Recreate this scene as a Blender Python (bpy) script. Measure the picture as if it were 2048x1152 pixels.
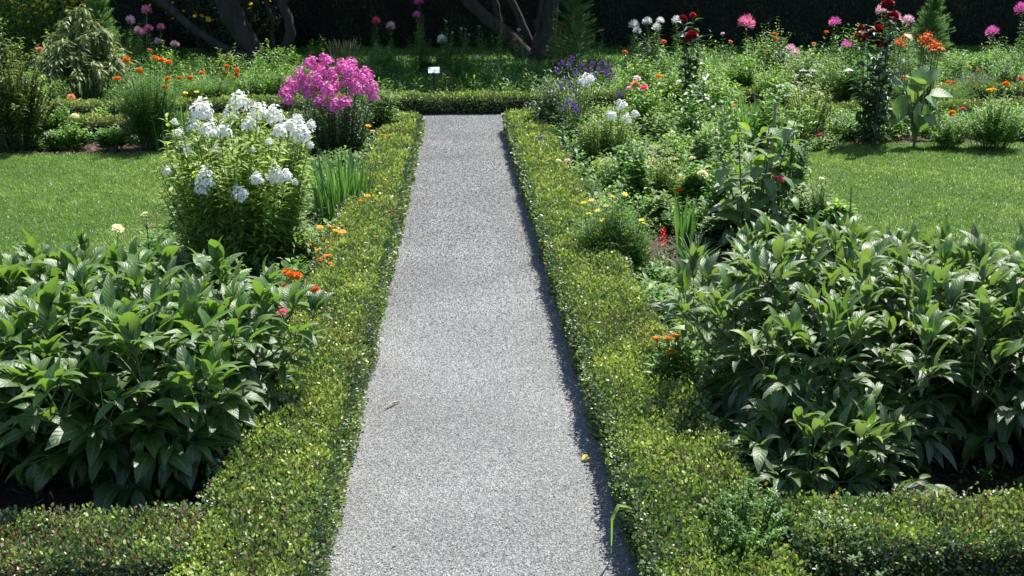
import bpy, math
import numpy as np
from mathutils import Vector, Matrix

for o in list(bpy.data.objects): bpy.data.objects.remove(o)
SC = bpy.context.scene
COL = SC.collection
rng = np.random.default_rng(7)

# ---------------------------------------------------------------- camera
FPX = 2000.0; CAMH = 1.65                      # focal length in photo pixels (2048 wide), eye height
PITCH = math.atan(640 / FPX); YAW = math.atan(110 / math.hypot(FPX, 640))
FW = np.array([math.sin(YAW)*math.cos(PITCH), math.cos(YAW)*math.cos(PITCH), -math.sin(PITCH)])
RT = np.array([math.cos(YAW), -math.sin(YAW), 0.0]); UPV = np.cross(RT, FW)
cam = bpy.data.cameras.new('camera'); camo = bpy.data.objects.new('camera', cam); COL.objects.link(camo)
cam.sensor_width = 36; cam.lens = FPX/2048*36; cam.clip_start = .05; cam.clip_end = 600
camo.matrix_world = Matrix(((RT[0], UPV[0], -FW[0], 0), (RT[1], UPV[1], -FW[1], 0), (RT[2], UPV[2], -FW[2], CAMH), (0, 0, 0, 1)))
SC.camera = camo
SC.render.resolution_x = 1024; SC.render.resolution_y = 576

# ---------------------------------------------------------------- sky, sun, exposure
SUN = np.array([0.30, 0.40, 1.0]); SUN /= np.linalg.norm(SUN)
w = bpy.data.worlds.new("World"); SC.world = w; w.use_nodes = True
nt = w.node_tree; bg = nt.nodes['Background']
sky = nt.nodes.new('ShaderNodeTexSky'); sky.sky_type = 'NISHITA'; sky.sun_disc = False
sky.sun_elevation = math.asin(SUN[2]); sky.sun_rotation = math.atan2(SUN[0], SUN[1])
sky.air_density = 1.0; sky.dust_density = .6
nt.links.new(sky.outputs[0], bg.inputs[0]); bg.inputs[1].default_value = 0.105
sl = bpy.data.lights.new('sun', 'SUN'); sl.energy = 5.0; sl.angle = math.radians(.53); sl.color = (1, .955, .87)
so = bpy.data.objects.new('sun', sl); COL.objects.link(so); so.location = (4, 6, 14)
so.rotation_euler = Vector(SUN).to_track_quat('Z', 'Y').to_euler()
SC.view_settings.view_transform = 'Standard'; SC.view_settings.look = 'None'
SC.view_settings.exposure = 1.02; SC.view_settings.gamma = 1
SC.render.engine = 'CYCLES'
SC.cycles.max_bounces = 6; SC.cycles.diffuse_bounces = 3; SC.cycles.glossy_bounces = 2
SC.cycles.transmission_bounces = 4; SC.cycles.transparent_max_bounces = 4

# ---------------------------------------------------------------- picture measurements -> metres
def G(px, py, z=0.0):
    d = FW*FPX + RT*(px-1024) + UPV*(576-py); t = (z-CAMH)/d[2]
    return float(t*d[0]), float(t*d[1])
def atY(px, py, Y):
    d = FW*FPX + RT*(px-1024) + UPV*(576-py); t = Y/d[1]
    return np.array([t*d[0], Y, CAMH+t*d[2]])

# ---------------------------------------------------------------- object helpers
def tag(o, label=None, cat=None, group=None, kind=None):
    if label: o['label'] = label
    if cat: o['category'] = cat
    if group: o['group'] = group
    if kind: o['kind'] = kind
    return o
def empty(name, loc, label, cat, group=None):
    o = bpy.data.objects.new(name, None); COL.objects.link(o); o.location = loc; o.empty_display_size = .1
    return tag(o, label, cat, group)
class MB:
    """collects numpy pieces into one mesh"""
    def __init__(s): s.V = []; s.F = {3: [], 4: []}; s.A = []; s.n = 0
    def add(s, V, F, A):
        V = np.asarray(V, float).reshape(-1, 3); A = np.asarray(A, float).reshape(-1, 3)
        F = np.asarray(F, int)
        s.V.append(V); s.A.append(A); s.F[F.shape[1]].append(F+s.n); s.n += len(V); return s
    def mesh(s, name, mat, smooth=True):
        me = bpy.data.meshes.new(name)
        V = np.concatenate(s.V); A = np.concatenate(s.A)
        T = np.concatenate(s.F[3]) if s.F[3] else np.zeros((0, 3), int)
        Q = np.concatenate(s.F[4]) if s.F[4] else np.zeros((0, 4), int)
        me.vertices.add(len(V)); me.vertices.foreach_set('co', V.astype(np.float32).ravel())
        li = np.concatenate([T.ravel(), Q.ravel()]).astype(np.int32)
        me.loops.add(len(li)); me.loops.foreach_set('vertex_index', li)
        st = np.concatenate([np.arange(len(T))*3, len(T)*3+np.arange(len(Q))*4]).astype(np.int32)
        me.polygons.add(len(st)); me.polygons.foreach_set('loop_start', st)
        me.polygons.foreach_set('use_smooth', np.full(len(st), smooth))
        at = me.attributes.new('lf', 'FLOAT_VECTOR', 'POINT'); at.data.foreach_set('vector', A.astype(np.float32).ravel())
        me.update(calc_edges=True); me.materials.append(mat)
        return me
    def build(s, name, mat, parent=None, smooth=True, loc=None):
        o = bpy.data.objects.new(name, s.mesh(name, mat, smooth)); COL.objects.link(o)
        if parent: o.parent = parent
        if loc is not None: o.location = loc
        return o
def nrm(a): return a/np.maximum(np.linalg.norm(a, axis=-1, keepdims=True), 1e-9)

PROF = {
    'ovate': lambda t: np.sin(np.pi*t**.72)**.85,
    'lance': lambda t: np.sin(np.pi*t**.62)**.9,
    'obov': lambda t: np.sin(np.pi*t**1.15)**.8,
    'petal': lambda t: np.where(t < .999, np.sin(np.pi*(t*.86)**1.35+.12)**.7, .45),
    'blade': lambda t: np.clip((1-t**2.6), 0, 1)*(.75+.25*np.minimum(t*5, 1)),
    'round': lambda t: np.sin(np.pi*t**.9)**.6,
}
def leafT(n=5, w=.35, fold=.2, droop=.6, shape='ovate', start=.0):
    t = np.linspace(0, 1, n+1); hw = w/2*PROF[shape](np.clip(t, 0, 1)); hw[0] = min(hw[0], w*.08) if shape != 'blade' else hw[0]
    if shape != 'petal': hw[-1] = 0
    th = start-droop*t; y = np.concatenate([[0], np.cumsum(np.cos(th[:-1]))/n]); z = np.concatenate([[0], np.cumsum(np.sin(th[:-1]))/n])
    V = np.zeros((n+1, 3, 3)); A = np.zeros((n+1, 3, 3))
    for j, s in enumerate((-1, 0, 1)):
        V[:, j, 0] = s*hw; V[:, j, 1] = y; V[:, j, 2] = z+abs(s)*fold*hw
        A[:, j, 0] = t; A[:, j, 1] = s
    F = [[3*i+j, 3*i+j+1, 3*i+j+4, 3*i+j+3] for i in range(n) for j in (0, 1)]
    return V.reshape(-1, 3), np.array(F), A.reshape(-1, 3)
def boxT(w=.62, fold=.3):       # small boxwood leaf: two folded quads
    V = np.array([[0, 0, 0], [0, 1, 0], [-w/2, .78, fold*w/2], [-w/2*.95, .3, fold*w/2], [w/2*.95, .3, fold*w/2], [w/2, .78, fold*w/2]])
    F = np.array([[0, 1, 2, 3], [0, 4, 5, 1]]); A = np.array([[0, 0, 0], [1, 0, 0], [.8, -1, 0], [.3, -1, 0], [.3, 1, 0], [.8, 1, 0]], float)
    return V, F, A
def place(T, P, D, N, S, tint, W=1.0):
    V, F, A = T; P = np.atleast_2d(P); n = len(P)
    D = nrm(np.broadcast_to(D, (n, 3))); X = nrm(np.cross(D, np.broadcast_to(N, (n, 3)))); Z = np.cross(X, D)
    S = np.broadcast_to(S, (n,))[:, None, None]; Wd = np.broadcast_to(W, (n,))[:, None, None]
    out = P[:, None] + S*(V[None, :, 0:1]*Wd*X[:, None] + V[None, :, 1:2]*D[:, None] + V[None, :, 2:3]*Z[:, None])
    m = len(V); FF = (F[None]+np.arange(n)[:, None, None]*m).reshape(-1, F.shape[1])
    AA = np.tile(A, (n, 1)); AA[:, 2] = np.repeat(np.broadcast_to(tint, (n,)), m)
    return out.reshape(-1, 3), FF, AA
def tubes(P, R, k=5, tint=0.):
    """P (n,m,3) polylines, R (n,m) radii"""
    P = np.asarray(P, float); R = np.asarray(R, float); n, m, _ = P.shape
    T = nrm(np.gradient(P, axis=1)); ref = np.broadcast_to(np.array([.93, .36, .05]), T.shape)
    X = nrm(np.cross(T, ref)); Y = np.cross(T, X)
    a = np.arange(k)*2*np.pi/k
    V = P[:, :, None]+R[:, :, None, None]*(np.cos(a)[None, None, :, None]*X[:, :, None]+np.sin(a)[None, None, :, None]*Y[:, :, None])
    idx = np.arange(n*m*k).reshape(n, m, k); j2 = (np.arange(k)+1) % k
    F = np.stack([idx[:, :-1, :], idx[:, :-1][:, :, j2], idx[:, 1:][:, :, j2], idx[:, 1:, :]], -1).reshape(-1, 4)
    A = np.zeros((n, m, k, 3)); A[..., 0] = np.linspace(0, 1, m)[None, :, None]; A[..., 1] = np.linspace(-1, 1, k); A[..., 2] = np.broadcast_to(tint, (n,))[:, None, None]
    return V.reshape(-1, 3), F, A.reshape(-1, 3)
def bez(a, b, c, t):   # a,b,c (n,3), t (m) -> (n,m,3)
    t = t[None, :, None]; return (1-t)**2*a[:, None]+2*t*(1-t)*b[:, None]+t*t*c[:, None]
def hdir(az, el): return np.stack([np.cos(az)*np.cos(el), np.sin(az)*np.cos(el), np.sin(el)], -1)
def hnor(az, el): return np.stack([-np.cos(az)*np.sin(el), -np.sin(az)*np.sin(el), np.cos(el)], -1)
def lfn(p, s=1., seed=0.):      # smooth low frequency variation -1..1
    x, y, z = p[..., 0]*s+seed, p[..., 1]*s-seed*.7, p[..., 2]*s+seed*1.3
    return (np.sin(x*1.7+1.3*np.sin(y*1.1))+np.sin(y*2.3+1.1*np.sin(x*1.9+z))+np.sin((x+y+z)*3.1+seed)+.6*np.sin(x*5.3-y*4.1+z*3))/3.2

# ---------------------------------------------------------------- materials
def newmat(name):
    m = bpy.data.materials.new(name); m.use_nodes = True; m.node_tree.nodes.clear(); return m, m.node_tree.nodes, m.node_tree.links
def leaf_mat(name, cols, rough=.42, trans=.35, tcol=None, spec=.5, vein=0., noise=.25, under=None):
    """cols: list of (pos, rgb) over the leaf's own tint value"""
    m, N, L = newmat(name)
    at = N.new('ShaderNodeAttribute'); at.attribute_name = 'lf'; sp = N.new('ShaderNodeSeparateXYZ'); L.new(at.outputs['Vector'], sp.inputs[0])
    cr = N.new('ShaderNodeValToRGB'); L.new(sp.outputs[2], cr.inputs[0])
    el = cr.color_ramp.elements
    while len(el) < len(cols): el.new(.5)
    for e, (p, c) in zip(el, cols): e.position = p; e.color = (*c, 1)
    tc = N.new('ShaderNodeNewGeometry'); nz = N.new('ShaderNodeTexNoise'); nz.inputs['Scale'].default_value = 9; nz.inputs['Detail'].default_value = 3
    L.new(tc.outputs['Position'], nz.inputs['Vector'])
    mr = N.new('ShaderNodeMapRange'); L.new(nz.outputs[0], mr.inputs[0]); mr.inputs[1].default_value = .3; mr.inputs[2].default_value = .7
    mr.inputs[3].default_value = 1-noise; mr.inputs[4].default_value = 1+noise
    mx = N.new('ShaderNodeVectorMath'); mx.operation = 'SCALE'; L.new(cr.outputs[0], mx.inputs[0]); L.new(mr.outputs[0], mx.inputs['Scale'])
    col = mx.outputs[0]
    bs = N.new('ShaderNodeBsdfPrincipled'); bs.inputs['Roughness'].default_value = rough; bs.inputs['Specular IOR Level'].default_value = spec
    if vein > 0:
        ab = N.new('ShaderNodeMath'); ab.operation = 'ABSOLUTE'; L.new(sp.outputs[1], ab.inputs[0])
        # side veins: sin((u - .28|v|) * k)
        m1 = N.new('ShaderNodeMath'); m1.operation = 'MULTIPLY_ADD'; L.new(ab.outputs[0], m1.inputs[0]); m1.inputs[1].default_value = -.22; L.new(sp.outputs[0], m1.inputs[2])
        m2 = N.new('ShaderNodeMath'); m2.operation = 'MULTIPLY'; L.new(m1.outputs[0], m2.inputs[0]); m2.inputs[1].default_value = 52
        m3 = N.new('ShaderNodeMath'); m3.operation = 'SINE'; L.new(m2.outputs[0], m3.inputs[0])
        bp = N.new('ShaderNodeBump'); bp.inputs['Strength'].default_value = vein; bp.inputs['Distance'].default_value = .0016
        L.new(m3.outputs[0], bp.inputs['Height']); L.new(bp.outputs[0], bs.inputs['Normal'])
        rb = N.new('ShaderNodeMapRange'); L.new(ab.outputs[0], rb.inputs[0]); rb.inputs[1].default_value = .03; rb.inputs[2].default_value = .12; rb.inputs[3].default_value = .55; rb.inputs[4].default_value = 0
        mm = N.new('ShaderNodeMixRGB'); L.new(rb.outputs[0], mm.inputs[0]); L.new(col, mm.inputs[1]); mm.inputs[2].default_value = (.22, .30, .10, 1); col = mm.outputs[0]
    if under:
        mu = N.new('ShaderNodeMixRGB'); L.new(tc.outputs['Backfacing'], mu.inputs[0]); L.new(col, mu.inputs[1]); mu.inputs[2].default_value = (*under, 1); col = mu.outputs[0]
    L.new(col, bs.inputs['Base Color'])
    tr = N.new('ShaderNodeBsdfTranslucent'); hs = N.new('ShaderNodeVectorMath'); hs.operation = 'MULTIPLY'
    L.new(col, hs.inputs[0]); hs.inputs[1].default_value = tcol or (2.2, 2.3, .9); L.new(hs.outputs[0], tr.inputs[0])
    ms = N.new('ShaderNodeMixShader'); ms.inputs[0].default_value = trans; L.new(bs.outputs[0], ms.inputs[1]); L.new(tr.outputs[0], ms.inputs[2])
    out = N.new('ShaderNodeOutputMaterial'); L.new(ms.outputs[0], out.inputs[0]); return m
def petal_mat(name, c, centre=None, c2=None, trans=.3):
    m = leaf_mat(name, [(0, c), (.35, c2 or c), (.7, centre or c)], rough=.6, trans=trans, tcol=(1.1, 1.1, 1.1), spec=.25, noise=.08); return m
def bark_mat(name, c1, c2, scale=14):
    m, N, L = newmat(name)
    g = N.new('ShaderNodeTexCoord'); mp = N.new('ShaderNodeMapping'); mp.inputs['Scale'].default_value = (1, 1, .22); L.new(g.outputs['Object'], mp.inputs[0])
    nz = N.new('ShaderNodeTexNoise'); nz.inputs['Scale'].default_value = scale; nz.inputs['Detail'].default_value = 6; L.new(mp.outputs[0], nz.inputs['Vector'])
    cr = N.new('ShaderNodeValToRGB'); L.new(nz.outputs[0], cr.inputs[0]); cr.color_ramp.elements[0].position = .35; cr.color_ramp.elements[0].color = (*c1, 1); cr.color_ramp.elements[1].position = .68; cr.color_ramp.elements[1].color = (*c2, 1)
    bp = N.new('ShaderNodeBump'); bp.inputs['Strength'].default_value = .7; bp.inputs['Distance'].default_value = .02; L.new(nz.outputs[0], bp.inputs['Height'])
    bs = N.new('ShaderNodeBsdfPrincipled'); bs.inputs['Roughness'].default_value = .85; L.new(cr.outputs[0], bs.inputs['Base Color']); L.new(bp.outputs[0], bs.inputs['Normal'])
    out = N.new('ShaderNodeOutputMaterial'); L.new(bs.outputs[0], out.inputs[0]); return m
def ground_mat(name, stops, scale=60, detail=6, bump=.6, dist=.01, rough=.9, big=None, vor=False):
    m, N, L = newmat(name)
    g = N.new('ShaderNodeNewGeometry')
    if vor:
        nz = N.new('ShaderNodeTexVoronoi'); nz.inputs['Scale'].default_value = scale; L.new(g.outputs['Position'], nz.inputs['Vector'])
        sx = N.new('ShaderNodeSeparateXYZ'); L.new(nz.outputs['Color'], sx.inputs[0]); val = sx.outputs[0]; hgt = nz.outputs['Distance']
    else:
        nz = N.new('ShaderNodeTexNoise'); nz.inputs['Scale'].default_value = scale; nz.inputs['Detail'].default_value = detail; nz.inputs['Roughness'].default_value = .7
        L.new(g.outputs['Position'], nz.inputs['Vector']); val = hgt = nz.outputs[0]
    cr = N.new('ShaderNodeValToRGB'); L.new(val, cr.inputs[0]); el = cr.color_ramp.elements
    while len(el) < len(stops): el.new(.5)
    for e, (p, c) in zip(el, stops): e.position = p; e.color = (*c, 1)
    col = cr.outputs[0]
    if big:
        n2 = N.new('ShaderNodeTexNoise'); n2.inputs['Scale'].default_value = big[0]; n2.inputs['Detail'].default_value = 4; L.new(g.outputs['Position'], n2.inputs['Vector'])
        mr = N.new('ShaderNodeMapRange'); L.new(n2.outputs[0], mr.inputs[0]); mr.inputs[1].default_value = .3; mr.inputs[2].default_value = .7; mr.inputs[3].default_value = big[1]; mr.inputs[4].default_value = big[2]
        sc = N.new('ShaderNodeVectorMath'); sc.operation = 'SCALE'; L.new(col, sc.inputs[0]); L.new(mr.outputs[0], sc.inputs['Scale']); col = sc.outputs[0]
    bp = N.new('ShaderNodeBump'); bp.inputs['Strength'].default_value = bump; bp.inputs['Distance'].default_value = dist; L.new(hgt, bp.inputs['Height'])
    bs = N.new('ShaderNodeBsdfPrincipled'); bs.inputs['Roughness'].default_value = rough; bs.inputs['Specular IOR Level'].default_value = .3
    L.new(col, bs.inputs['Base Color']); L.new(bp.outputs[0], bs.inputs['Normal'])
    out = N.new('ShaderNodeOutputMaterial'); L.new(bs.outputs[0], out.inputs[0]); return m

M = {}
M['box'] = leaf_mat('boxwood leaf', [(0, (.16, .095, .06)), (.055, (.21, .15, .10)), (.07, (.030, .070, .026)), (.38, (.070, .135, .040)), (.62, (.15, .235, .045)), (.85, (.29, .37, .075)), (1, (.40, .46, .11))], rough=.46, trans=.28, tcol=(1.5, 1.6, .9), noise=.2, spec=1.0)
M['twig'] = bark_mat('boxwood twigs', (.012, .011, .006), (.05, .042, .022), 60)
M['peony'] = leaf_mat('peony leaf', [(0, (.034, .078, .018)), (.55, (.058, .130, .024)), (1, (.12, .22, .034))], rough=.50, trans=.40, tcol=(2.2, 2.3, .6), spec=1.0, vein=.22, under=(.085, .15, .06))
M['peony_r'] = leaf_mat('peony leaf reddish', [(0, (.055, .085, .040)), (.4, (.055, .120, .024)), (.85, (.085, .175, .028)), (1, (.15, .24, .03))], rough=.50, trans=.40, tcol=(2.2, 2.2, .6), spec=1.0, vein=.22, under=(.085, .14, .075))
M['phlox'] = leaf_mat('phlox leaf', [(0, (.06, .12, .022)), (.6, (.17, .26, .05)), (1, (.35, .43, .13))], rough=.5, trans=.42, vein=.15, tcol=(1.8, 1.9, .8))
M['green'] = leaf_mat('mid green leaf', [(0, (.040, .10, .022)), (.6, (.090, .195, .036)), (1, (.21, .33, .07))], rough=.5, trans=.42, spec=.55, tcol=(1.9, 2., .8))
M['darkgreen'] = leaf_mat('dark green leaf', [(0, (.022, .050, .024)), (.6, (.040, .090, .034)), (1, (.08, .16, .05))], rough=.45, trans=.28, spec=.6)
M['pale'] = leaf_mat('pale green leaf', [(0, (.10, .18, .055)), (.6, (.20, .30, .10)), (1, (.42, .45, .19))], rough=.55, trans=.42, tcol=(1.4, 1.5, .8))
M['weep'] = leaf_mat('drooping pale leaf', [(0, (.08, .13, .045)), (.6, (.20, .27, .10)), (1, (.48, .48, .26))], rough=.5, trans=.35, tcol=(1.3, 1.3, .8))
M['grey'] = leaf_mat('grey green leaf', [(0, (.07, .12, .05)), (.6, (.16, .24, .11)), (1, (.36, .40, .22))], rough=.45, trans=.3, tcol=(1.2, 1.3, .8))
M['feather'] = leaf_mat('feathery leaf', [(0, (.06, .13, .04)), (.6, (.12, .24, .07)), (1, (.20, .34, .12))], rough=.6, trans=.4, tcol=(1.5, 1.6, .9))
M['blade'] = leaf_mat('sword leaf', [(0, (.04, .095, .04)), (.6, (.07, .16, .06)), (1, (.13, .24, .08))], rough=.38, trans=.35)
M['lime'] = leaf_mat('lime yellow leaf', [(0, (.12, .22, .03)), (.6, (.25, .34, .05)), (1, (.48, .48, .14))], rough=.5, trans=.4, tcol=(1.3, 1.3, .7))
M['rose'] = leaf_mat('shrub leaf', [(0, (.07, .075, .03)), (.5, (.10, .15, .035)), (1, (.22, .28, .06))], rough=.45, trans=.35)
M['broad'] = leaf_mat('broad leaf', [(0, (.09, .14, .08)), (.6, (.13, .20, .08)), (1, (.22, .32, .08))], rough=.46, trans=.4, spec=.6, vein=.5, tcol=(1.8, 2.0, .6))
M['grass'] = leaf_mat('grass blade', [(0, (.075, .15, .022)), (.6, (.13, .225, .045)), (.93, (.20, .29, .075)), (1, (.42, .42, .22))], rough=.42, trans=.38, tcol=(1.5, 1.6, .7), spec=.3)
M['fgrass'] = leaf_mat('shade grass blade', [(0, (.04, .11, .018)), (.6, (.065, .17, .028)), (1, (.15, .26, .06))], rough=.5, trans=.38, tcol=(1.5, 1.6, .7))  # darker copy of the lawn blade, shade put into its colour
M['wheat'] = leaf_mat('seed head', [(0, (.14, .14, .05)), (1, (.30, .27, .12))], rough=.7, trans=.3, tcol=(1.2, 1.2, .9))
M['stem'] = leaf_mat('green stem', [(0, (.05, .10, .03)), (1, (.12, .16, .05))], rough=.5, trans=.05)
M['dstem'] = leaf_mat('dark stem', [(0, (.03, .035, .018)), (1, (.06, .05, .03))], rough=.6, trans=.0)
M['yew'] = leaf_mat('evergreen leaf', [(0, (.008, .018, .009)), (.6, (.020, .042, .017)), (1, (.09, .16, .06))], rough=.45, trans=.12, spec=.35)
M['treeleaf'] = leaf_mat('tree leaf', [(0, (.02, .05, .012)), (1, (.05, .10, .02))], rough=.45, trans=.3)
M['bark'] = bark_mat('bark', (.010, .009, .008), (.036, .030, .025), 16)
M['cane'] = bark_mat('bamboo', (.16, .12, .06), (.30, .24, .13), 25)
M['core'] = bark_mat('inner twigs', (.003, .004, .003), (.010, .010, .007), 8)  # near-black: shade inside the hedges is put into this colour
for k, a in {'white': ((.80, .80, .80), (.75, .78, .55)), 'magenta': ((.66, .10, .42), (.50, .06, .30), (.74, .19, .52)), 'pink': ((.72, .12, .34), (.5, .12, .2), (.78, .28, .46)),
             'palepink': ((.80, .58, .62), (.55, .2, .3), (.78, .45, .55)), 'hotpink': ((.75, .07, .22), (.6, .3, .02)), 'red': ((.62, .03, .02), (.3, .05, .01)), 'coral': ((.80, .16, .07), (.5, .06, .02), (.82, .24, .10)),
             'orange': ((.85, .19, .01), (.65, .09, .01), (.86, .28, .015)), 'amber': ((.85, .40, .02), (.45, .18, .01)), 'yellow': ((.85, .62, .03), (.65, .30, .01)), 'cream': ((.80, .76, .42), (.55, .45, .08)),
             'darkred': ((.20, .004, .010), (.08, .002, .004), (.30, .006, .016)), 'purple': ((.19, .045, .42), (.08, .02, .20), (.28, .08, .52)), 'lily': ((.82, .13, .03), (.75, .30, .03), (.84, .22, .06)), 'greencream': ((.42, .48, .25), (.25, .3, .08))}.items():
    M['p_'+k] = petal_mat(k+' petal', a[0], a[1], a[2] if len(a) > 2 else None)

# ================================================================= SETTING
def sheet(name, pts, z, mat, nx=1):
    mb = MB(); V = [(x, y, z) for x, y in pts]; mb.add(V, [list(range(4))], np.zeros((4, 3)))
    o = mb.build(name, mat, smooth=False); o['kind'] = 'structure'; return o
M['gravel'] = ground_mat('crushed gravel', [(0, (.11, .114, .115)), (.3, (.170, .175, .176)), (.7, (.222, .228, .228)), (1, (.32, .324, .322))], scale=190, vor=True, bump=.8, dist=.006, big=(1.6, .80, 1.16))
M['soil'] = ground_mat('bark mulch', [(.25, (.018, .012, .009)), (.5, (.065, .040, .030)), (.75, (.17, .11, .085))], scale=75, bump=1, dist=.02)
M['turf'] = ground_mat('turf', [(.3, (.035, .08, .012)), (.7, (.07, .15, .025))], scale=90, bump=1, dist=.02, big=(.8, .8, 1.15))
M['field'] = ground_mat('shaded grass', [(.3, (.018, .045, .010)), (.7, (.04, .10, .018))], scale=30, bump=1, dist=.03, big=(.5, .75, 1.2))  # darker copy of the turf, shade put into its colour
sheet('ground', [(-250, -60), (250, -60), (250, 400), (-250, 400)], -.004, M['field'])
sheet('bed_soil', [(-9, 1.0), (9, 1.0), (9, 14.0), (-9, 14.0)], .0, M['soil'])
def path_strip():
    mb = MB(); n = 60; ys = np.linspace(-.5, 11.95, n)
    l = -.43+.012*np.sin(ys*3.1)-.01*np.sin(ys*7.7); r = .52+.012*np.sin(ys*2.7+1)
    z = .010*np.ones(n)
    V = np.concatenate([np.stack([l, ys, z], -1), np.stack([r, ys, z], -1)]); F = [[i, n+i, n+i+1, i+1] for i in range(n-1)]
    mb.add(V, F, np.zeros((2*n, 3))); o = mb.build('gravel_path', M['gravel'], smooth=False); o['kind'] = 'structure'
path_strip()
NB = [(-9, 10.05-.0), (9, 10.95)]        # centre line of the near cross hedge is set below
sheet('cross_path', [(-9, 10.1), (9, 10.95), (9, 12.6), (-9, 11.1)], .005, M['gravel'])

# lawns ---------------------------------------------------------------
def inpoly(x, y, poly):
    c = np.zeros(len(x), bool); n = len(poly)
    for i in range(n):
        x1, y1 = poly[i]; x2, y2 = poly[(i+1) % n]
        k = ((y1 > y) != (y2 > y)) & (x < (x2-x1)*(y-y1)/(y2-y1+1e-12)+x1); c ^= k
    return c
def lawn(name, poly, dens, hh, ww, mat, seed, tri=True):
    xs = [p[0] for p in poly]; ys = [p[1] for p in poly]; r = np.random.default_rng(seed)
    n = int((max(xs)-min(xs))*(max(ys)-min(ys))*dens)
    x = r.uniform(min(xs), max(xs), n); y = r.uniform(min(ys), max(ys), n); k = inpoly(x, y, poly); x, y = x[k], y[k]; n = len(x)
    P = np.stack([x, y, np.zeros(n)], -1); v = lfn(P, 1.6, seed); v2 = lfn(P, 6.5, seed+3)
    az = r.uniform(0, 6.283, n); el = np.radians(r.uniform(28, 80, n)); L = hh*r.uniform(.5, 1.2, n)*(1+.25*v+.25*v2)
    D = hdir(az, el); D = D*L[:, None]; side = np.stack([-np.sin(az), np.cos(az), np.zeros(n)], -1)*(ww*r.uniform(.7, 1.3, n))[:, None]/2
    mid = P+D*.55; tip = P+D*1.0; tip[:, 2] -= L*.22
    V = np.stack([P-side, P+side, mid+side*.8, mid-side*.8, tip], 1)
    b = np.arange(n)[:, None]*5; t = np.clip(.5+.36*v+.22*v2+r.normal(0, .16, n), 0, .9); t[r.random(n) < np.clip(.02+.06*v2*v, .01, .12)] = 1
    A = np.zeros((n, 5, 3)); A[:, :, 2] = t[:, None]; A[:, 4, 0] = 1; A[:, 2:4, 0] = .5
    mb = MB(); mb.add(V, b+np.array([[0, 1, 2, 3]]), A)
    mb.F[3].append(b+np.array([[3, 2, 4]]))
    o = mb.build(name, mat, smooth=True); return o
LL = [(-7.5, 4.4), (-1.95, 4.4), (-1.75, 6.6), (-1.95, 8.2), (-2.25, 9.35), (-3.2, 9.42), (-4.5, 9.42), (-7.5, 9.42)]
LR = [(2.35, 4.0), (2.3, 6.0), (2.55, 7.6), (2.9, 9.62), (4.1, 9.60), (6.5, 9.52), (8, 9.5), (8, 4.0)]
def polysheet(name, poly, z, mat):
    me = bpy.data.meshes.new(name); me.from_pydata([(x, y, z) for x, y in poly], [], [list(range(len(poly)))]); me.materials.append(mat)
    o = bpy.data.objects.new(name, me); COL.objects.link(o); o['kind'] = 'structure'
polysheet('lawn', LL, .006, M['turf']); polysheet('lawn', LR, .006, M['turf'])
tag(lawn('grass', LL, 9000, .042, .0042, M['grass'], 1), 'short mown green grass covering the lawn on the left', 'grass', kind='stuff')
tag(lawn('grass', LR, 9000, .042, .0042, M['grass'], 2), 'short mown green grass covering the lawn on the right', 'grass', kind='stuff')
FARP = [(-11, 12.2), (12, 13.2), (14, 22), (-14, 22)]
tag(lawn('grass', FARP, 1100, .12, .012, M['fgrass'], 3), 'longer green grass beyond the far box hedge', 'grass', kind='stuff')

# gravel stones and mulch chips ----------------------------------------
def stones():
    r = np.random.default_rng(11); n = 125000
    y = 1.9+(r.random(n)**1.7)*9.9; x = r.uniform(-.43, .51, n); s = r.uniform(.0013, .0030, n)*np.clip(y/3.6, 1, 1.8)
    e = r.normal(size=(n, 3)); q = nrm(e); a = nrm(np.cross(q, r.normal(size=(n, 3)))); b = np.cross(q, a)
    sc = np.stack([s, s*r.uniform(.5, .9, n), s*r.uniform(.4, .8, n)], -1)
    P = np.stack([x, y, .010+s*.25], -1); pt = lfn(P, 1.3, 3)*.10+lfn(P, 5, 7)*.07-.10*np.exp(-((x-.04)/.2)**2)
    V = np.stack([P+a*sc[:, :1], P-a*sc[:, :1], P+b*sc[:, 1:2], P-b*sc[:, 1:2], P+q*sc[:, 2:], P-q*sc[:, 2:]], 1)
    F = np.array([[0, 2, 4], [2, 1, 4], [1, 3, 4], [3, 0, 4], [2, 0, 5], [1, 2, 5], [3, 1, 5], [0, 3, 5]])
    F = (F[None]+np.arange(n)[:, None, None]*6).reshape(-1, 3); A = np.zeros((n, 6, 3)); A[:, :, 2] = np.clip(r.random(n)*.92+.03+pt, 0, 1)[:, None]
    mb = MB(); mb.add(V, F, A)
    m = leaf_mat('gravel stone', [(0, (.095, .098, .100)), (.35, (.175, .180, .180)), (.92, (.25, .256, .255)), (.96, (.48, .48, .47)), (1, (.26, .20, .16))], rough=.6, trans=0, noise=.05)
    tag(mb.build('gravel', m, smooth=False), 'loose crushed grey gravel on the straight path', 'gravel', kind='stuff')
stones()
def litter():
    r = np.random.default_rng(13); n = 230; sd = r.random(n) < .5; off = r.exponential(.06, n); x = np.where(sd, -.42+off, .50-off); y = 2.3+r.random(n)**1.4*9
    x = np.where(r.random(n) < .25, r.uniform(-.4, .48, n), x); az = r.uniform(0, 6.28, n)
    mb = MB(); mb.add(*place(leafT(2, .5, .4, .8, 'ovate'), np.stack([x, y, 0*x+.014], -1), hdir(az, 0*az+.1), hnor(az, 0*az+.1)+r.normal(0, .2, (n, 3)), r.uniform(.006, .017, n), r.random(n)))
    m = leaf_mat('dry litter', [(0, (.16, .08, .05)), (.6, (.30, .20, .13)), (1, (.34, .34, .12))], rough=.8, trans=.05)
    tag(mb.build('leaf_litter', m), 'scattered dry bits of leaf along the edges of the gravel path', 'leaf litter', kind='stuff')
litter()
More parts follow.
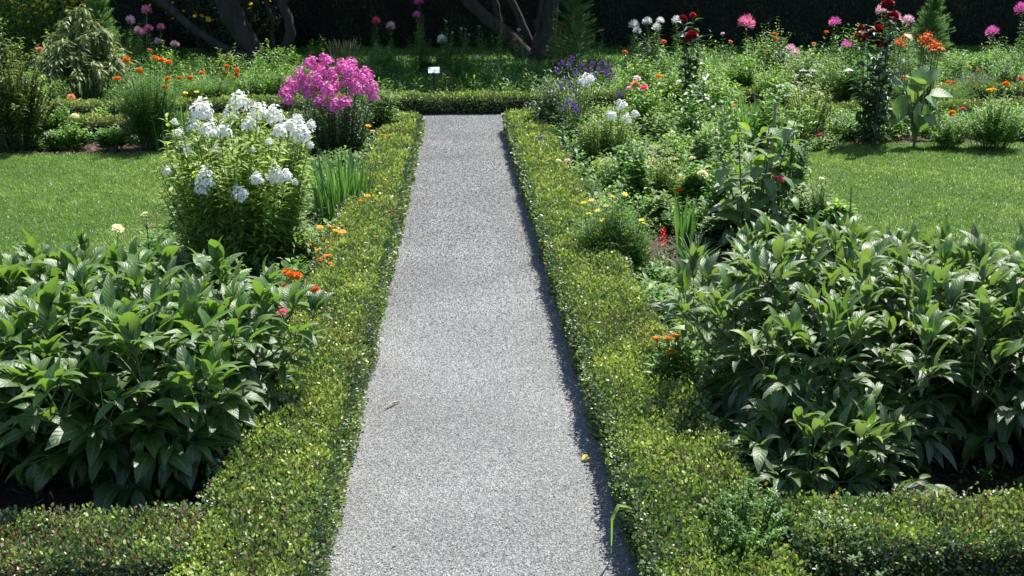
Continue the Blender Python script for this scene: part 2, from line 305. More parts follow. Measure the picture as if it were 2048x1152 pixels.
def chips(n, x0, x1, y0, y1, seed, lab):
    r = np.random.default_rng(seed); P = np.stack([r.uniform(x0, x1, n), r.uniform(y0, y1, n), r.uniform(.004, .018, n)], -1)
    az = r.uniform(0, 6.28, n); T = leafT(1, .5, .1, .1, 'petal')
    mb = MB(); mb.add(*place(T, P, hdir(az, r.uniform(-.3, .5, n)), hnor(az, 0*az)+r.normal(0, .4, (n, 3)), r.uniform(.012, .04, n), r.random(n)))
    m = leaf_mat('mulch chip', [(0, (.02, .013, .01)), (.5, (.09, .055, .042)), (.9, (.22, .15, .12)), (1, (.4, .33, .27))], rough=.8, trans=0)
    tag(mb.build('mulch', m, smooth=False), lab, 'mulch', kind='stuff')
chips(14000, .88, 2.6, 2.5, 10, 21, 'brown bark mulch chips on the bed right of the path')
chips(9000, -2.2, -.75, 2.5, 10, 22, 'brown bark mulch chips on the bed left of the path')
chips(6000, -6, -2.1, 9.35, 10.1, 23, 'brown bark mulch chips on the back bed behind the left lawn')
chips(7000, 2.6, 7.5, 9.5, 10.5, 24, 'brown bark mulch chips on the back bed behind the right lawn')

# ================================================================= BOX HEDGES
BT = boxT()
def hedge(p0, p1, width, h, label, seed, bump=.03, sc=1., ends=(True, True), dryk=.16, tb=0.):
    """clipped boxwood hedge from p0 to p1 (centre line)"""
    r = np.random.default_rng(seed); p0 = np.array(p0, float); p1 = np.array(p1, float)
    d = p1-p0; Ln = np.linalg.norm(d); d = d/Ln; nn = np.array([-d[1], d[0]])
    root = empty('box_hedge', (p0[0], p0[1], 0), label, 'hedge', 'low clipped box hedges edging the beds')
    # inset solid core, shade between the leaves put into its colour
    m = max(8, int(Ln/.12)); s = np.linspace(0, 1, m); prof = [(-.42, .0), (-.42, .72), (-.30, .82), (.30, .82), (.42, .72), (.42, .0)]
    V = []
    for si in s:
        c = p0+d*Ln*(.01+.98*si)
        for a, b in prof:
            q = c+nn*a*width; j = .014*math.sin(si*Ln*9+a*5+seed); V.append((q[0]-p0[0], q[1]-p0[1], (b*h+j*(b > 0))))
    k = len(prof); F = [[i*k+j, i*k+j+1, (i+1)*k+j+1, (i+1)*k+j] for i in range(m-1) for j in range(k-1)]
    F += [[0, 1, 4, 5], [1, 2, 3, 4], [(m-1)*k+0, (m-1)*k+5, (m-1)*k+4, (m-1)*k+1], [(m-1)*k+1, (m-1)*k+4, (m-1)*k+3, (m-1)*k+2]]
    mb = MB(); mb.add(V, F, np.zeros((len(V), 3))); mb.build('dark_core', M['core'], root, smooth=False)
    # leaves on shoots
    per = width+2*h
    def scale_at(y): return np.clip(y/4.0, 1., 2.4)*sc
    dens0 = 46000; n = int(Ln*per*dens0)
    u = r.random(n); c = p0[None]+d[None]*(u*Ln)[:, None]; S = scale_at(c[:, 1]); keep = r.random(n) < 1/S**2; u = u[keep]; c = c[keep]; S = S[keep]; n = len(u)
    v = r.random(n)*per; top = (v > h) & (v < h+width); left = v <= h; right = ~top & ~left
    a = np.where(top, (v-h)/width-.5, np.where(left, -.5, .5)); z = np.where(top, h, np.where(left, v, v-h-width))
    # rounded shoulders
    P3 = np.stack([c[:, 0], c[:, 1], z], -1)
    bn = lfn(np.stack([c[:, 0]*1.6, c[:, 1]*1.6, a], -1), 2.2, seed)+.6*lfn(np.stack([c[:, 0], c[:, 1], a*width+z], -1), 13, seed+5)+.45*lfn(np.stack([c[:, 0], c[:, 1], a*width+z], -1), 31, seed+6)
    nor = np.stack([np.where(top, 0, np.sign(a))*nn[0], np.where(top, 0, np.sign(a))*nn[1], np.where(top, 1., .15)], -1)
    edge = np.clip((np.abs(a)-.38)/.12, 0, 1)*top; z = z-edge**2*.03*(1+.4*bn)
    depth = -r.exponential(.014, n); depth = np.where(r.random(n) < .16, r.uniform(.0, .026, n), depth)
    low = np.where(top, 1, np.clip(z/h*1.2+.15, .15, 1)); aw = a*width*np.where(top, 1, .90+.10*low)
    P = np.stack([c[:, 0]+nn[0]*aw, c[:, 1]+nn[1]*aw, z], -1) + nor*(depth+bump*bn*.6)[:, None]
    P[:, 2] = np.maximum(P[:, 2], .004)
    if True:   # end caps
        ne = int(width*h*dens0)
        for e, on in zip((0, 1), ends):
            if not on: continue
            ce = p0 if e == 0 else p1; Se = scale_at(np.array([ce[1]]))[0]; m2 = int(ne/Se**2)
            aa = r.uniform(-.5, .5, m2); zz = r.uniform(0, h, m2); q = ce[None]+nn[None]*(aa*width)[:, None]+(d*(1 if e else -1))[None]*(r.normal(0, .008, m2)+.0)[:, None]
            P = np.concatenate([P, np.stack([q[:, 0], q[:, 1], zz], -1)]); S = np.concatenate([S, np.full(m2, Se)])
            nor = np.concatenate([nor, np.tile([d[0]*(1 if e else -1), d[1]*(1 if e else -1), .2], (m2, 1))]); top = np.concatenate([top, np.zeros(m2, bool)]); bn = np.concatenate([bn, np.zeros(m2)])
            depth = np.concatenate([depth, np.zeros(m2)])
    n = len(P)
    D = nrm(nor*.7+r.normal(0, .50, (n, 3))+np.array([0, 0, .35])); N = nrm(r.normal(0, 1., (n, 3))+np.array([0, 0, .45])+nor*.2)
    cl = lfn(P, 3.3, seed+9)*.55+lfn(P, 16, seed+2)*.65
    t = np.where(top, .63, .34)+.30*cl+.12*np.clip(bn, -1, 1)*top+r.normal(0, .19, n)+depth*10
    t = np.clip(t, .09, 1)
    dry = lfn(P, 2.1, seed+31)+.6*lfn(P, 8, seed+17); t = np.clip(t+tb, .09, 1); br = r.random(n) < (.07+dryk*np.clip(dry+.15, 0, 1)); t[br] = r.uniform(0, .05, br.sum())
    sz = .0112*S*r.uniform(.55, 1.3, n)
    P = P-np.array([p0[0], p0[1], 0])
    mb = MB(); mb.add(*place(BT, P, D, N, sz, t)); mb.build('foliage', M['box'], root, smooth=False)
    return root
HH = .21
hedge((-.575, 1.75), (-.575, 10.35), .34, HH, 'long low clipped box hedge along the left edge of the gravel path', 3)
hedge((.665, 1.75), (.665, 10.60), .37, HH, 'long low clipped box hedge along the right edge, throwing its shadow on the gravel', 4)
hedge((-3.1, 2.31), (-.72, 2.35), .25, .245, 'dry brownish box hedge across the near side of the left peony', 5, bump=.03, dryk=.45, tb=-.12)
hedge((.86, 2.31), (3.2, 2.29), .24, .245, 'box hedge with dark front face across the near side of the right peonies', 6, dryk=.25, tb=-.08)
a = G(150, 238, HH); b = G(790, 228, HH)
hedge((-7.4, a[1]-.25), (-.78, b[1]-.05), .34, HH, 'box hedge behind the left lawn, on the near side of the cross path', 7, ends=(False, True))
a = G(1600, 212, HH); b = G(1900, 209, HH)
hedge((.90, a[1]-.35), (8.0, b[1]+.25), .34, HH, 'box hedge behind the right lawn, on the near side of the cross path', 8, ends=(True, False))
hedge((-8.0, 11.1), (-1.2, 11.88), .36, HH, 'far left box hedge beyond the cross path, under the drooping grey green shrub', 9, ends=(False, False))
hedge((-1.2, 11.98), (1.15, 12.08), .36, HH, 'far box hedge closing the end of the gravel path', 10, ends=(False, False))
hedge((1.15, 12.12), (8.6, 12.75), .36, HH, 'far right box hedge beyond the cross path, below the orange red lilies', 12, ends=(False, False))

# unclipped boxwood shoots at the near right corner
def box_bush(x, y, R, h, n, label, matk, tbase, seed):
    r = np.random.default_rng(seed); root = empty('box_bush', (x, y, 0), label, 'shrub')
    ns = 130; az = r.uniform(0, 6.283, ns); rho = np.sqrt(r.random(ns))*R; tip = np.stack([rho*np.cos(az), rho*np.sin(az), h*(1-.45*(rho/R)**2)*r.uniform(.82, 1.08, ns)], -1)
    base = tip*np.array([.35, .35, 0]); ctl = base*.5+tip*.5; ctl[:, 2] = tip[:, 2]*.6
    t = np.linspace(0, 1, 6); pl = bez(base, ctl, tip, t); mb = MB(); mb.add(*tubes(pl, np.tile(np.linspace(.003, .0012, 6), (ns, 1)), 4)); mb.build('stem', M['dstem'], root)
    nl = 34; tt = np.linspace(.3, 1, nl); pp = bez(base, ctl, tip, tt); P = pp.reshape(-1, 3); k = len(P)
    a = np.tile(np.arange(nl)*1.571, ns)+np.repeat(r.uniform(0, 6, ns), nl); el = np.radians(r.uniform(15, 60, k))
    tn = np.clip(tbase+.25*np.tile(tt, ns)+r.normal(0, .12, k), .08, 1)
    mb = MB()
    for off in (0, math.pi): mb.add(*place(leafT(3, .5, .3, .3, 'ovate'), P, hdir(a+off, el)+r.normal(0, .15, (k, 3)), hnor(a+off, el), .0165*r.uniform(.7, 1.15, k), tn))
    mb.build('foliage', M[matk], root)
box_bush(*G(1480, 1190), .16, .33, 0, 'fresh green unclipped box bush rising from the corner of the right hedge', 'green', .30, 31)
box_bush(*G(1655, 1215), .17, .27, 0, 'paler grey green box bush at the bottom, right of the fresh green one', 'grey', .30, 32)

# ================================================================= PLANT BUILDERS
def peony(x, y, R, h, ns, matk, label, seed, yellowish=.0, kz=1.):
    r = np.random.default_rng(seed); root = empty('peony_bush', (x, y, 0), label, 'peony', 'leafy peony bushes')
    i = np.arange(ns); az = i*2.39996+r.normal(0, .2, ns); rho = np.sqrt((i+.5)/ns)
    tip = np.stack([R*rho*np.cos(az), R*rho*np.sin(az), h*(1-.28*rho**2)*r.uniform(.82, 1.06, ns)], -1)
    base = np.stack([.30*R*rho*np.cos(az), .30*R*rho*np.sin(az), 0*az], -1); ctl = base*.55+tip*.45; ctl[:, 2] = tip[:, 2]*.68
    t = np.linspace(0, 1, 8); pl = bez(base, ctl, tip, t)
    mb = MB(); mb.add(*tubes(pl, np.tile(np.linspace(.0062, .0028, 8), (ns, 1)), 6, r.random(ns))); sm = mb
    T = [leafT(6, w, f, d, 'ovate', st) for w, f, d, st in ((.38, .35, 1.1, .25), (.42, .22, 1.4, .3), (.33, .5, .7, .1), (.40, .3, 1.9, .5))]
    fol = MB(); nl = 10; petP = []
    tt = np.linspace(.22, 1., nl); pp = bez(base, ctl, tip, tt)
    for s in range(ns):
        for j in range(nl):
            p = pp[s, j]; a = j*2.4+s*1.3+r.normal(0, .25); up = tt[j]
            el = math.radians(6+66*(up-.4)/.6+r.normal(0, 12)); Lp = (.17-.07*up)*r.uniform(.8, 1.2)*kz
            q = p+hdir(a, el)*Lp; petP.append(np.stack([p, (p+q)/2+np.array([0, 0, .01]), q]))
            # three groups of leaflets
            gr = [(0, Lp*.45), (1, Lp*.30), (-1, Lp*.30)]
            for g, gl in gr:
                ga = a+g*.95; gel = el-.12; c = q+hdir(ga, gel)*gl
                petP.append(np.stack([q, (q+c)/2, c]))
                for l in ((0, 1., 0), (.75, .82, .25), (-.75, .82, .25)) if g == 0 or j < nl-2 else ((0, 1., 0), (g*.7, .8, .2)):
                    la = ga+l[0]+r.normal(0, .12); lel = gel-l[2]*.9+r.normal(-.1, .30)+(.45 if matk == 'peony_r' else .2)*(up-.55)
                    sz = .128*l[1]*r.uniform(.6, 1.25)*(1.05-.2*up)*kz
                    cc = c-hdir(ga, gel)*(.012 if l[0] else 0)
                    Nn = hnor(la, lel)+r.normal(0, .22, 3)
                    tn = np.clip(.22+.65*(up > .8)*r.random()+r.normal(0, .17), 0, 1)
                    if r.random() < yellowish: tn = 1
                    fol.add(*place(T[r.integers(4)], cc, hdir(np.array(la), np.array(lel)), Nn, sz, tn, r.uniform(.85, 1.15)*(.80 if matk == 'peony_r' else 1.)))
    sm.add(*tubes(np.array(petP), np.tile([.0026, .002, .0015], (len(petP), 1)), 4, r.random(len(petP))))
    sm.build('stem', M['stem'], root); fol.build('foliage', M[matk], root); return root

# ---- flower head meshes (shared) ------------------------------------
HEADS = {}
def fib(n, lo=-1.):
    i = np.arange(n)+.5; z = 1-i/n*(1-lo); ph = i*2.39996; s = np.sqrt(np.maximum(0, 1-z*z)); return np.stack([s*np.cos(ph), s*np.sin(ph), z], -1)
def head_mesh(kind, var):
    r = np.random.default_rng(hash_(kind)+var); mb = MB(); up = np.array([0, 0, 1.])
    if kind == 'phlox':
        n = 84; d = fib(n, -.25); lump = 1+.22*lfn(d, 2.3, var*2.)[:, None]; P = d*lump*np.array([.066, .066, .072])*r.uniform(.72, 1.15, (n, 1)); P[:, 2] -= .02*(d[:, 0]**2+d[:, 1]**2); D0 = nrm(d+r.normal(0, .3, (n, 3))+np.array([0, 0, .2]))
        t = leafT(2, .85, .05, .25, 'petal', .12)
        X = nrm(np.cross(D0, [.3, .2, 1.1])); Y = np.cross(D0, X)
        for k in range(5):
            a = k*1.2566+r.uniform(0, .4, n); dd = np.cos(a)[:, None]*X+np.sin(a)[:, None]*Y
            mb.add(*place(t, P, dd, D0, .0135*r.uniform(.8, 1.1, n), np.clip(r.uniform(0, .5, n), 0, 1)))
        d2 = fib(30, -.8)*np.array([.045, .045, .055]); mb.add(*place(leafT(2, .4, .2, .1), d2, d2, [.3, .2, 1], .02, .9))
    elif kind in ('zinnia', 'daisy'):
        rings = ((15, .031, 3, .000), (13, .026, 16, .003), (10, .019, 34, .006), (7, .012, 58, .008)) if kind == 'zinnia' else ((15, .026, 8, 0), (14, .022, 20, .002))
        for q, (n, L, el, z) in enumerate(rings):
            a = np.arange(n)*6.283/n+q*.4+r.normal(0, .06, n); e = np.radians(el+r.normal(0, 5, n))
            mb.add(*place(leafT(3, .40, .15, .35, 'petal'), hdir(a, e*0)*.003+up*z, hdir(a, e), hnor(a, e), L*r.uniform(.88, 1.08, n), .1*q+r.uniform(0, .12, n)))
        c = fib(26, .1); mb.add(*place(leafT(1, .7, 0, 0, 'petal'), c*np.array([.006, .006, .004])+up*.004, c, [.2, .9, .3], .005, 1.))
        a = np.arange(8)*.785; mb.add(*place(leafT(2, .6, .2, -.2), np.tile([0, 0, -.012], (8, 1)), hdir(a, 0*a+.9), hnor(a, 0*a+.9), .014, 1.))
    elif kind in ('marigold', 'dahlia', 'pompom'):
        R, n = {'marigold': (.021, 110), 'dahlia': (.040, 150), 'pompom': (.024, 90)}[kind]
        d = fib(n, -.35); sq = np.array([1, 1, .68 if kind == 'marigold' else .8])
        D = nrm(d*.9+up*.25+r.normal(0, .22, (n, 3))); mb.add(*place(leafT(2, .75, .3, .5, 'petal'), d*R*.55*sq, D, nrm(up*1.0-d*.4+r.normal(0, .3, (n, 3))), R*.72*r.uniform(.8, 1.15, n), r.uniform(0, .55, n)))
    elif kind == 'cleome':
        n = 70; d = fib(n, -.45); P = d*.030*np.array([1, 1, 1.1]); mb.add(*place(leafT(3, .42, .2, -.5, 'petal'), P, nrm(d+up*.25+r.normal(0, .18, (n, 3))), up+r.normal(0, .3, (n, 3)), .036*r.uniform(.7, 1.15, n), r.uniform(0, .55, n)))
        n = 60; d = nrm(fib(n, -.5)+r.normal(0, .12, (n, 3))); P = np.stack([d*.02, d*.045, d*(.068)+up*.006], 1); mb.add(*tubes(P, np.full((n, 3), .0007), 3, .2))
    elif kind == 'lily':
        a = np.arange(6)*1.0472; e = np.radians(35+0*a); mb.add(*place(leafT(5, .30, .2, 2.6, 'lance', .5), np.zeros((6, 3)), hdir(a, e), hnor(a, e), .062*r.uniform(.9, 1.1, 6), np.array([0, .3, 0, .35, .1, .3])))
        P = np.stack([hdir(a, a*0+1.2)*.005, hdir(a, a*0+1.1)*.03, hdir(a, a*0+.9)*.055], 1); mb.add(*tubes(P, np.full((6, 3), .0012), 4, .8))
    elif kind == 'bell':
        n = 9; z = np.linspace(-.05, .05, n); a0 = np.arange(n)*2.4; C = np.stack([np.cos(a0)*.018, np.sin(a0)*.018, z], -1)*(1-.3*(z[:, None] > .02))
        for c, aa in zip(C, a0):
            ax = nrm(hdir(np.array(aa), np.array(.25))); X = nrm(np.cross(ax, up)); Y = np.cross(ax, X)
            for k in range(5):
                b = k*1.2566; d = X*math.cos(b)+Y*math.sin(b); mb.add(*place(leafT(3, .75, .1, -.9, 'petal', -.2), c, nrm(ax*.8+d*.75), ax-d*.5, .022, r.uniform(0, .5)))
    elif kind == 'small':
        n = 6; a = np.arange(n)*6.283/n; e = 0*a+.15; mb.add(*place(leafT(2, .62, .1, .2, 'petal'), np.zeros((n, 3)), hdir(a, e), hnor(a, e), .013, r.uniform(0, .3, n)))
        c = fib(10, .1)*.003; mb.add(*place(leafT(1, .8, 0, 0, 'petal'), c, c+up*.001, [.2, .9, .3], .004, 1.))
    elif kind == 'umbel':
        n = 60; a = np.arange(n)*2.4; rr = np.sqrt(np.arange(n)/n)*.05; P = np.stack([rr*np.cos(a), rr*np.sin(a), -rr*.25+r.normal(0, .003, n)], -1)
        mb.add(*place(leafT(2, .8, .1, .2, 'petal'), P, hdir(r.uniform(0, 6, n), r.uniform(0, 1, n)), up+r.normal(0, .3, (n, 3)), .011, r.uniform(0, .6, n)))
    elif kind == 'spike':
        n = 40; z = np.linspace(0, .085, n); a = np.arange(n)*2.4; e = 0*a+.75; rr = .008*np.sin(np.pi*(z/.09)**.6+.1); mb.add(*place(leafT(2, .5, .2, .2), np.stack([rr*np.cos(a), rr*np.sin(a), z], -1), hdir(a, e), hnor(a, e), .016, r.uniform(0, .5, n)))
    return mb
def hash_(s): return sum(ord(c)*(i+3) for i, c in enumerate(s)) % 9973
def head(kind, colk, parent, loc, s=1., tilt=.25, r=rng, name='flower_head'):
    var = int(r.integers(3)); key = (kind, colk, var)
    if key not in HEADS: HEADS[key] = head_mesh(kind, var).mesh(kind+'_head', M['p_'+colk])
    o = bpy.data.objects.new(name, HEADS[key]); COL.objects.link(o); o.parent = parent; o.location = loc
    o.scale = (s*r.uniform(.93, 1.07), s*r.uniform(.93, 1.07), s*r.uniform(.93, 1.07)); o.rotation_euler = (r.normal(0, tilt)-.12, r.normal(0, tilt), r.uniform(0, 6.28)); return o

LT = {'lance': lambda n: leafT(n, .26, .25, .9, 'lance'), 'ovate': lambda n: leafT(n, .48, .25, .8, 'ovate'), 'broad': lambda n: leafT(n, .52, .22, 1.2, 'ovate'), 'narrow': lambda n: leafT(n, .14, .2, .8, 'lance'), 'round': lambda n: leafT(n, .8, .15, .5, 'round')}
def plant(name, label, cat, x, y, h, R, ns=12, leaf='lance', ll=.07, nodes=9, el=(15, 55), matk='green', smat='stem', flowers=(), tmin=.2, base=.35, group=None, seed=0, per=2, taper=.5, fsize=1., tint=.45, extra_stem=.0, sr=.003, dome=.3, tvar=.18, fine=0, bare=False):
    """upright leafy plant; flowers = [(kind, colour, (x,y,z) world or None, size)]"""
    r = np.random.default_rng(seed+int(abs(x)*1000)+int(y*777)); root = empty(name, (x, y, 0), label, cat, group)
    i = np.arange(ns); az = i*2.39996+r.normal(0, .3, ns); rho = np.sqrt((i+.5)/ns)*r.uniform(.85, 1.1, ns)
    tips = np.stack([R*rho*np.cos(az), R*rho*np.sin(az), h*(1-dome*rho**2)*np.where(r.random(ns) < .2, r.uniform(1.0, 1.18, ns), r.uniform(.72, 1.02, ns))], -1)
    ft = []
    for f in flowers:
        if f[2] is None:
            k = r.integers(ns); q = tips[k]+np.array([0, 0, .01]); ft.append(q)
        else: ft.append(np.array(f[2])-np.array([x, y, 0]))
    if ft:
        ftt = np.array(ft); ftt[:, 2] = np.maximum(ftt[:, 2], .04)
        T = np.concatenate([tips, ftt-np.array([0, 0, .004])])
    else: T = tips
    n = len(T); B = T*np.array([base, base, 0])+r.normal(0, .012, (n, 3))*np.array([1, 1, 0]); C = B*.6+T*.4; C[:, 2] = T[:, 2]*.62
    t = np.linspace(0, 1, 7); mb = MB(); mb.add(*tubes(bez(B, C, T, t), np.tile(np.linspace(sr, sr*.5, 7), (n, 1)), 4, r.random(n))); mb.build('stem', M[smat], root)
    dist = math.hypot(x, y); seg = 4 if dist < 6.5 else (3 if dist < 9 else 2)
    if fine: seg = 2
    nf = n if not bare else ns
    tt = np.linspace(tmin, .96 if not ft else .93, nodes); mb = MB()
    pp = bez(B[:nf], C[:nf], T[:nf], tt); P = pp.reshape(-1, 3); k = len(P); tv = np.tile(tt, nf); a0 = np.tile(np.arange(nodes)*1.75, nf)+np.repeat(r.uniform(0, 6.28, nf), nodes)
    for q in range(per):
        a = a0+q*2*math.pi/per+r.normal(0, .25, k); e = np.radians(r.uniform(el[0], el[1], k))
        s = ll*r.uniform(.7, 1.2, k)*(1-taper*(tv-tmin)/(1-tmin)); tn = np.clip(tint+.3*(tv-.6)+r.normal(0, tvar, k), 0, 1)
        if fine:
            # divided leaf: small leaflets along a midrib
            m = fine; u = np.linspace(.25, 1, m)
            for w_, uu in enumerate(u):
                for sd in (-1, 1):
                    pq = P+hdir(a, e)*(s*uu)[:, None]; aa = a+sd*.9
                    mb.add(*place(LT[leaf](seg), pq, hdir(aa, e+.1), hnor(aa, e)+r.normal(0, .3, (k, 3)), s*.42*(1.1-.5*uu), tn))
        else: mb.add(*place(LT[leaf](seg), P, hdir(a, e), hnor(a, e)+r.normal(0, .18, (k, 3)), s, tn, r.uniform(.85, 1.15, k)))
    mb.build('foliage', M[matk], root)
    for f, q in zip(flowers, ft): head(f[0], f[1], root, tuple(q), f[3] if len(f) > 3 else fsize, r=r)
    return root
def P_(bx, by): return G(bx, by)
def fl(Y, items, kind, col, size=1., jit=.12, seed=5):
    """flowers at picture spots, standing at depth Y (with a little real spread in depth)"""
    r = np.random.default_rng(seed); out = []
    for it in items:
        c = it[2] if len(it) > 2 else col; s = it[3] if len(it) > 3 else size
        p = atY(it[0], it[1], Y+r.uniform(-jit, jit)); out.append((kind, c, tuple(p), s))
    return out
def htop(py, Y): return max(.05, float(atY(1024, py, Y)[2]))
def wid(px, Y): return px*Y/FPX/.99
def border(name, label, cat, bx, by, top, hw, kw, fitems=(), fkind='zinnia', fcol='orange', fs=1., group=None, seed=0, Y=None, jit=None):
    """plant described by picture measurements: base pixel, top row, half width"""
    x, y = P_(bx, by)
    if Y is not None: x, _ = float(atY(bx, by, Y)[0]), 0; y = Y
    name = 'flowering_plant' if (name == 'zinnia' and cat == 'plant') else name
    R = wid(hw, y)*1.06; h = htop(top, y); kw = dict(kw); kw['ns'] = int(kw['ns']*(1.9 if kw['ns'] > 8 else 1.25)); kw['ll'] = kw['ll']*1.12
    F = fl(y-R*.45, fitems, fkind, fcol, fs, R*.25 if jit is None else jit, seed+3) if fitems else []
    return plant(name, label, cat, x, y, h, R, flowers=F, group=group, seed=seed, **kw)

def blades(name, label, cat, bx, by, top, hw, n, matk='blade', w=.05, group=None, seed=0, droop=.5, base=.35, spikes=0):
    x, y = P_(bx, by); r = np.random.default_rng(seed+5); R = wid(hw, y); h = htop(top, y); root = empty(name, (x, y, 0), label, cat, group)
    az = r.uniform(0, 6.283, n); rho = np.sqrt(r.random(n)); B = np.stack([rho*np.cos(az)*R*base*1.2, rho*np.sin(az)*R*base*1.2, 0*az], -1)
    e = np.arctan2(h, R*rho*(1-base)+.02); L = h*r.uniform(.5, 1.1, n)/np.maximum(np.sin(e), .5)
    mb = MB(); mb.add(*place(leafT(7, w, .25, droop, 'blade', .1), B, hdir(az, np.maximum(e, 1.0+.35*r.random(n) if base > .8 else 0)), hnor(az, e)+r.normal(0, .6, (n, 3)), L, np.clip(r.normal(.5, .25, n), 0, 1)))
    mb.build('leaves', M[matk], root)
    if spikes:
        az = r.uniform(0, 6.283, spikes); rr = R*np.sqrt(r.random(spikes)); T = np.stack([rr*np.cos(az), rr*np.sin(az), h*r.uniform(.9, 1.15, spikes)], -1); B = T*np.array([.3, .3, 0]); C = B*.5+T*.5; C[:, 2] = T[:, 2]*.6
        rad = np.tile(np.array([.003, .003, .002, .0025, .011, .011, .002]), (spikes, 1)); mb = MB(); mb.add(*tubes(bez(B, C, T, np.linspace(0, 1, 7)), rad, 4, r.random(spikes))); mb.build('seed_heads', M['wheat'], root)
    return root
def feathery(name, label, cat, x, y, h, R, n, seed, top=None):
    """cone of fine green plumes"""
    r = np.random.default_rng(seed); root = empty(name, (x, y, 0), label, cat)
    mb = MB(); mb.add(*tubes(np.array([[[0, 0, 0], [.01, 0, h*.5], [0, 0, h]]]), np.array([[.012, .008, .002]]), 6)); mb.build('stem', M['stem'], root)
    nb = int(n); z = h*(.06+.94*np.sort(r.random(nb))**.9); az = r.uniform(0, 6.283, nb); rr = R*(1-(z/h)**1.5)*r.uniform(.6, 1.12, nb)+.02
    A = np.stack([0*z, 0*z, z*.85], -1); T = np.stack([rr*np.cos(az), rr*np.sin(az), z+rr*.25], -1); C = (A+T)/2+np.array([0, 0, .05])
    fol = MB(); m = 20; pts = bez(A, C, T, np.linspace(.25, 1, m)).reshape(-1, 3); k = len(pts)
    fol.add(*tubes(bez(A, C, T, np.linspace(0, 1, 4)), np.tile([.003, .002, .0015, .001], (nb, 1)), 3, .3))
    a = np.repeat(az, m)
    for q in range(5):
        aa = a+r.uniform(-1.4, 1.4, k); e = r.uniform(-.1, 1.1, k); fol.add(*place(leafT(1, .09, .1, .3, 'blade'), pts, hdir(aa, e), hnor(aa, e), .055*r.uniform(.6, 1.3, k), np.clip(.5+.25*np.tile(np.linspace(-1, 1, m), nb)+r.normal(0, .15, k), 0, 1)))
    fol.build('foliage', M['feather'], root); return root


# ================================================================= THE PLANTS
BED = 'flowers and foliage'
# ---- peonies in the foreground
peony(-1.08, 3.20, .56, .55, 44, 'peony', 'big dark green leafy peony bush beside the left hedge, bottom left', 41)
peony(-1.92, 3.26, .62, .52, 36, 'peony', 'dark green peony bush at the left edge of the photo, left of the bigger one', 42)
peony(-1.55, 3.75, .40, .46, 24, 'peony', 'peony bush with upright light leaves behind the big left one, under the two cream flowers', 46, .06)
peony(1.34, 3.34, .62, .58, 46, 'peony_r', 'big green peony bush with reddish grey leaf sheen, right of the path', 43, .02)
peony(2.14, 3.18, .62, .53, 36, 'peony_r', 'peony bush with reddish leaf sheen at the right edge of the photo', 44, .02)
peony(1.72, 3.86, .42, .50, 24, 'peony_r', 'peony bush standing behind the big right one, against the right lawn', 45, .03)
peony(2.62, 3.75, .38, .42, 16, 'peony_r', 'peony bush farthest right, its leaves reaching over the lawn', 47, .03)
peony(1.14, 2.80, .22, .25, 9, 'peony_r', 'small low peony shoots in the inner corner of the right hedges, below the big bush', 48, kz=.95)
# ---- white and magenta phlox
def phlox(bx, by, top, hw, ns, spots, colk, label, seed, matk='phlox', fsz=1., Y=None, spread=.5, smat='stem', tint=.5, ll=.085):
    x, y = P_(bx, by); r = np.random.default_rng(seed); R = wid(hw, y); h = htop(top, y)
    fs = []
    for sp in spots:
        dy = sp[2] if len(sp) > 2 else r.uniform(-.1, .1); p = atY(sp[0], sp[1], y+dy); fs.append(('phlox', colk, tuple(p), fsz*(sp[3] if len(sp) > 3 else 1)*(.88 if colk == 'white' else 1)))
    return plant('phlox', label, 'phlox', x, y, h, R, ns=ns*2, leaf='lance', ll=ll, nodes=25, el=(0, 50), matk=matk, smat=smat, flowers=fs, tmin=.06, base=.62, seed=seed, taper=.4, tint=tint, sr=.0035, dome=.25)
phlox(490, 530, 205, 165, 54, [(622, 250, .1, .5), (596, 238, .1, .5), (432, 300, -.2, .4), (538, 285, -.1, .4), (350, 245, 0, .35), (505, 300, -.25, .3), (610, 330, 0, .3), (590, 365, -.2, .35), (403, 222, .0, 1.05), (388, 252, -.05, .7), (420, 262, -.15, .9), (448, 262, -.1, .8), (478, 205, .15, .95), (462, 228, .1, .8), (515, 225, .1, 1.0), (498, 250, 0, .8), (548, 232, .1, .95), (580, 252, .05, .7), (602, 268, 0, .95), (560, 262, 0, .7), (357, 268, -.1, .5), (366, 290, -.1, .5), (334, 343, -.1, .45), (413, 358, -.33, 1.0), (405, 378, -.33, .75), (480, 388, -.36, .8), (514, 358, -.34, .6), (553, 352, -.32, .85), (572, 352, -.3, .6), (376, 302, -.2, .4), (620, 290, 0, .4)],
      'white', 'tall phlox with white flower heads standing at the edge of the left lawn', 51, tint=.68, ll=.10)
phlox(668, 318, 165, 88, 40, [(622, 128), (652, 122), (684, 135), (703, 146), (600, 152), (583, 172), (572, 186), (630, 160), (662, 150), (641, 145), (668, 175), (694, 165), (722, 160), (741, 176), (732, 150), (655, 182, -.2), (640, 172, -.1), (690, 205, -.25), (668, 212, -.25), (640, 205, -.25, .9), (746, 192, -.1, .8), (577, 200, -.1, .8), (618, 186, -.1), (604, 168, 0), (712, 178, -.15), (700, 130, .1)],
      'magenta', 'dark stemmed phlox with a dome of magenta pink flower heads', 52, matk='darkgreen', smat='dstem', tint=.75, fsz=.98, ll=.08)
phlox(1215, 352, 205, 62, 24, [(1168, 162, .3, .9), (1180, 158, .3, .7), (1243, 212, 0, .85), (1222, 232, -.1, .7), (1252, 238, -.1, .7), (1270, 228, 0, .6)],
      'white', 'slender phlox with a few white heads among the purple flowers right of the path', 53, tint=.55, ll=.07)

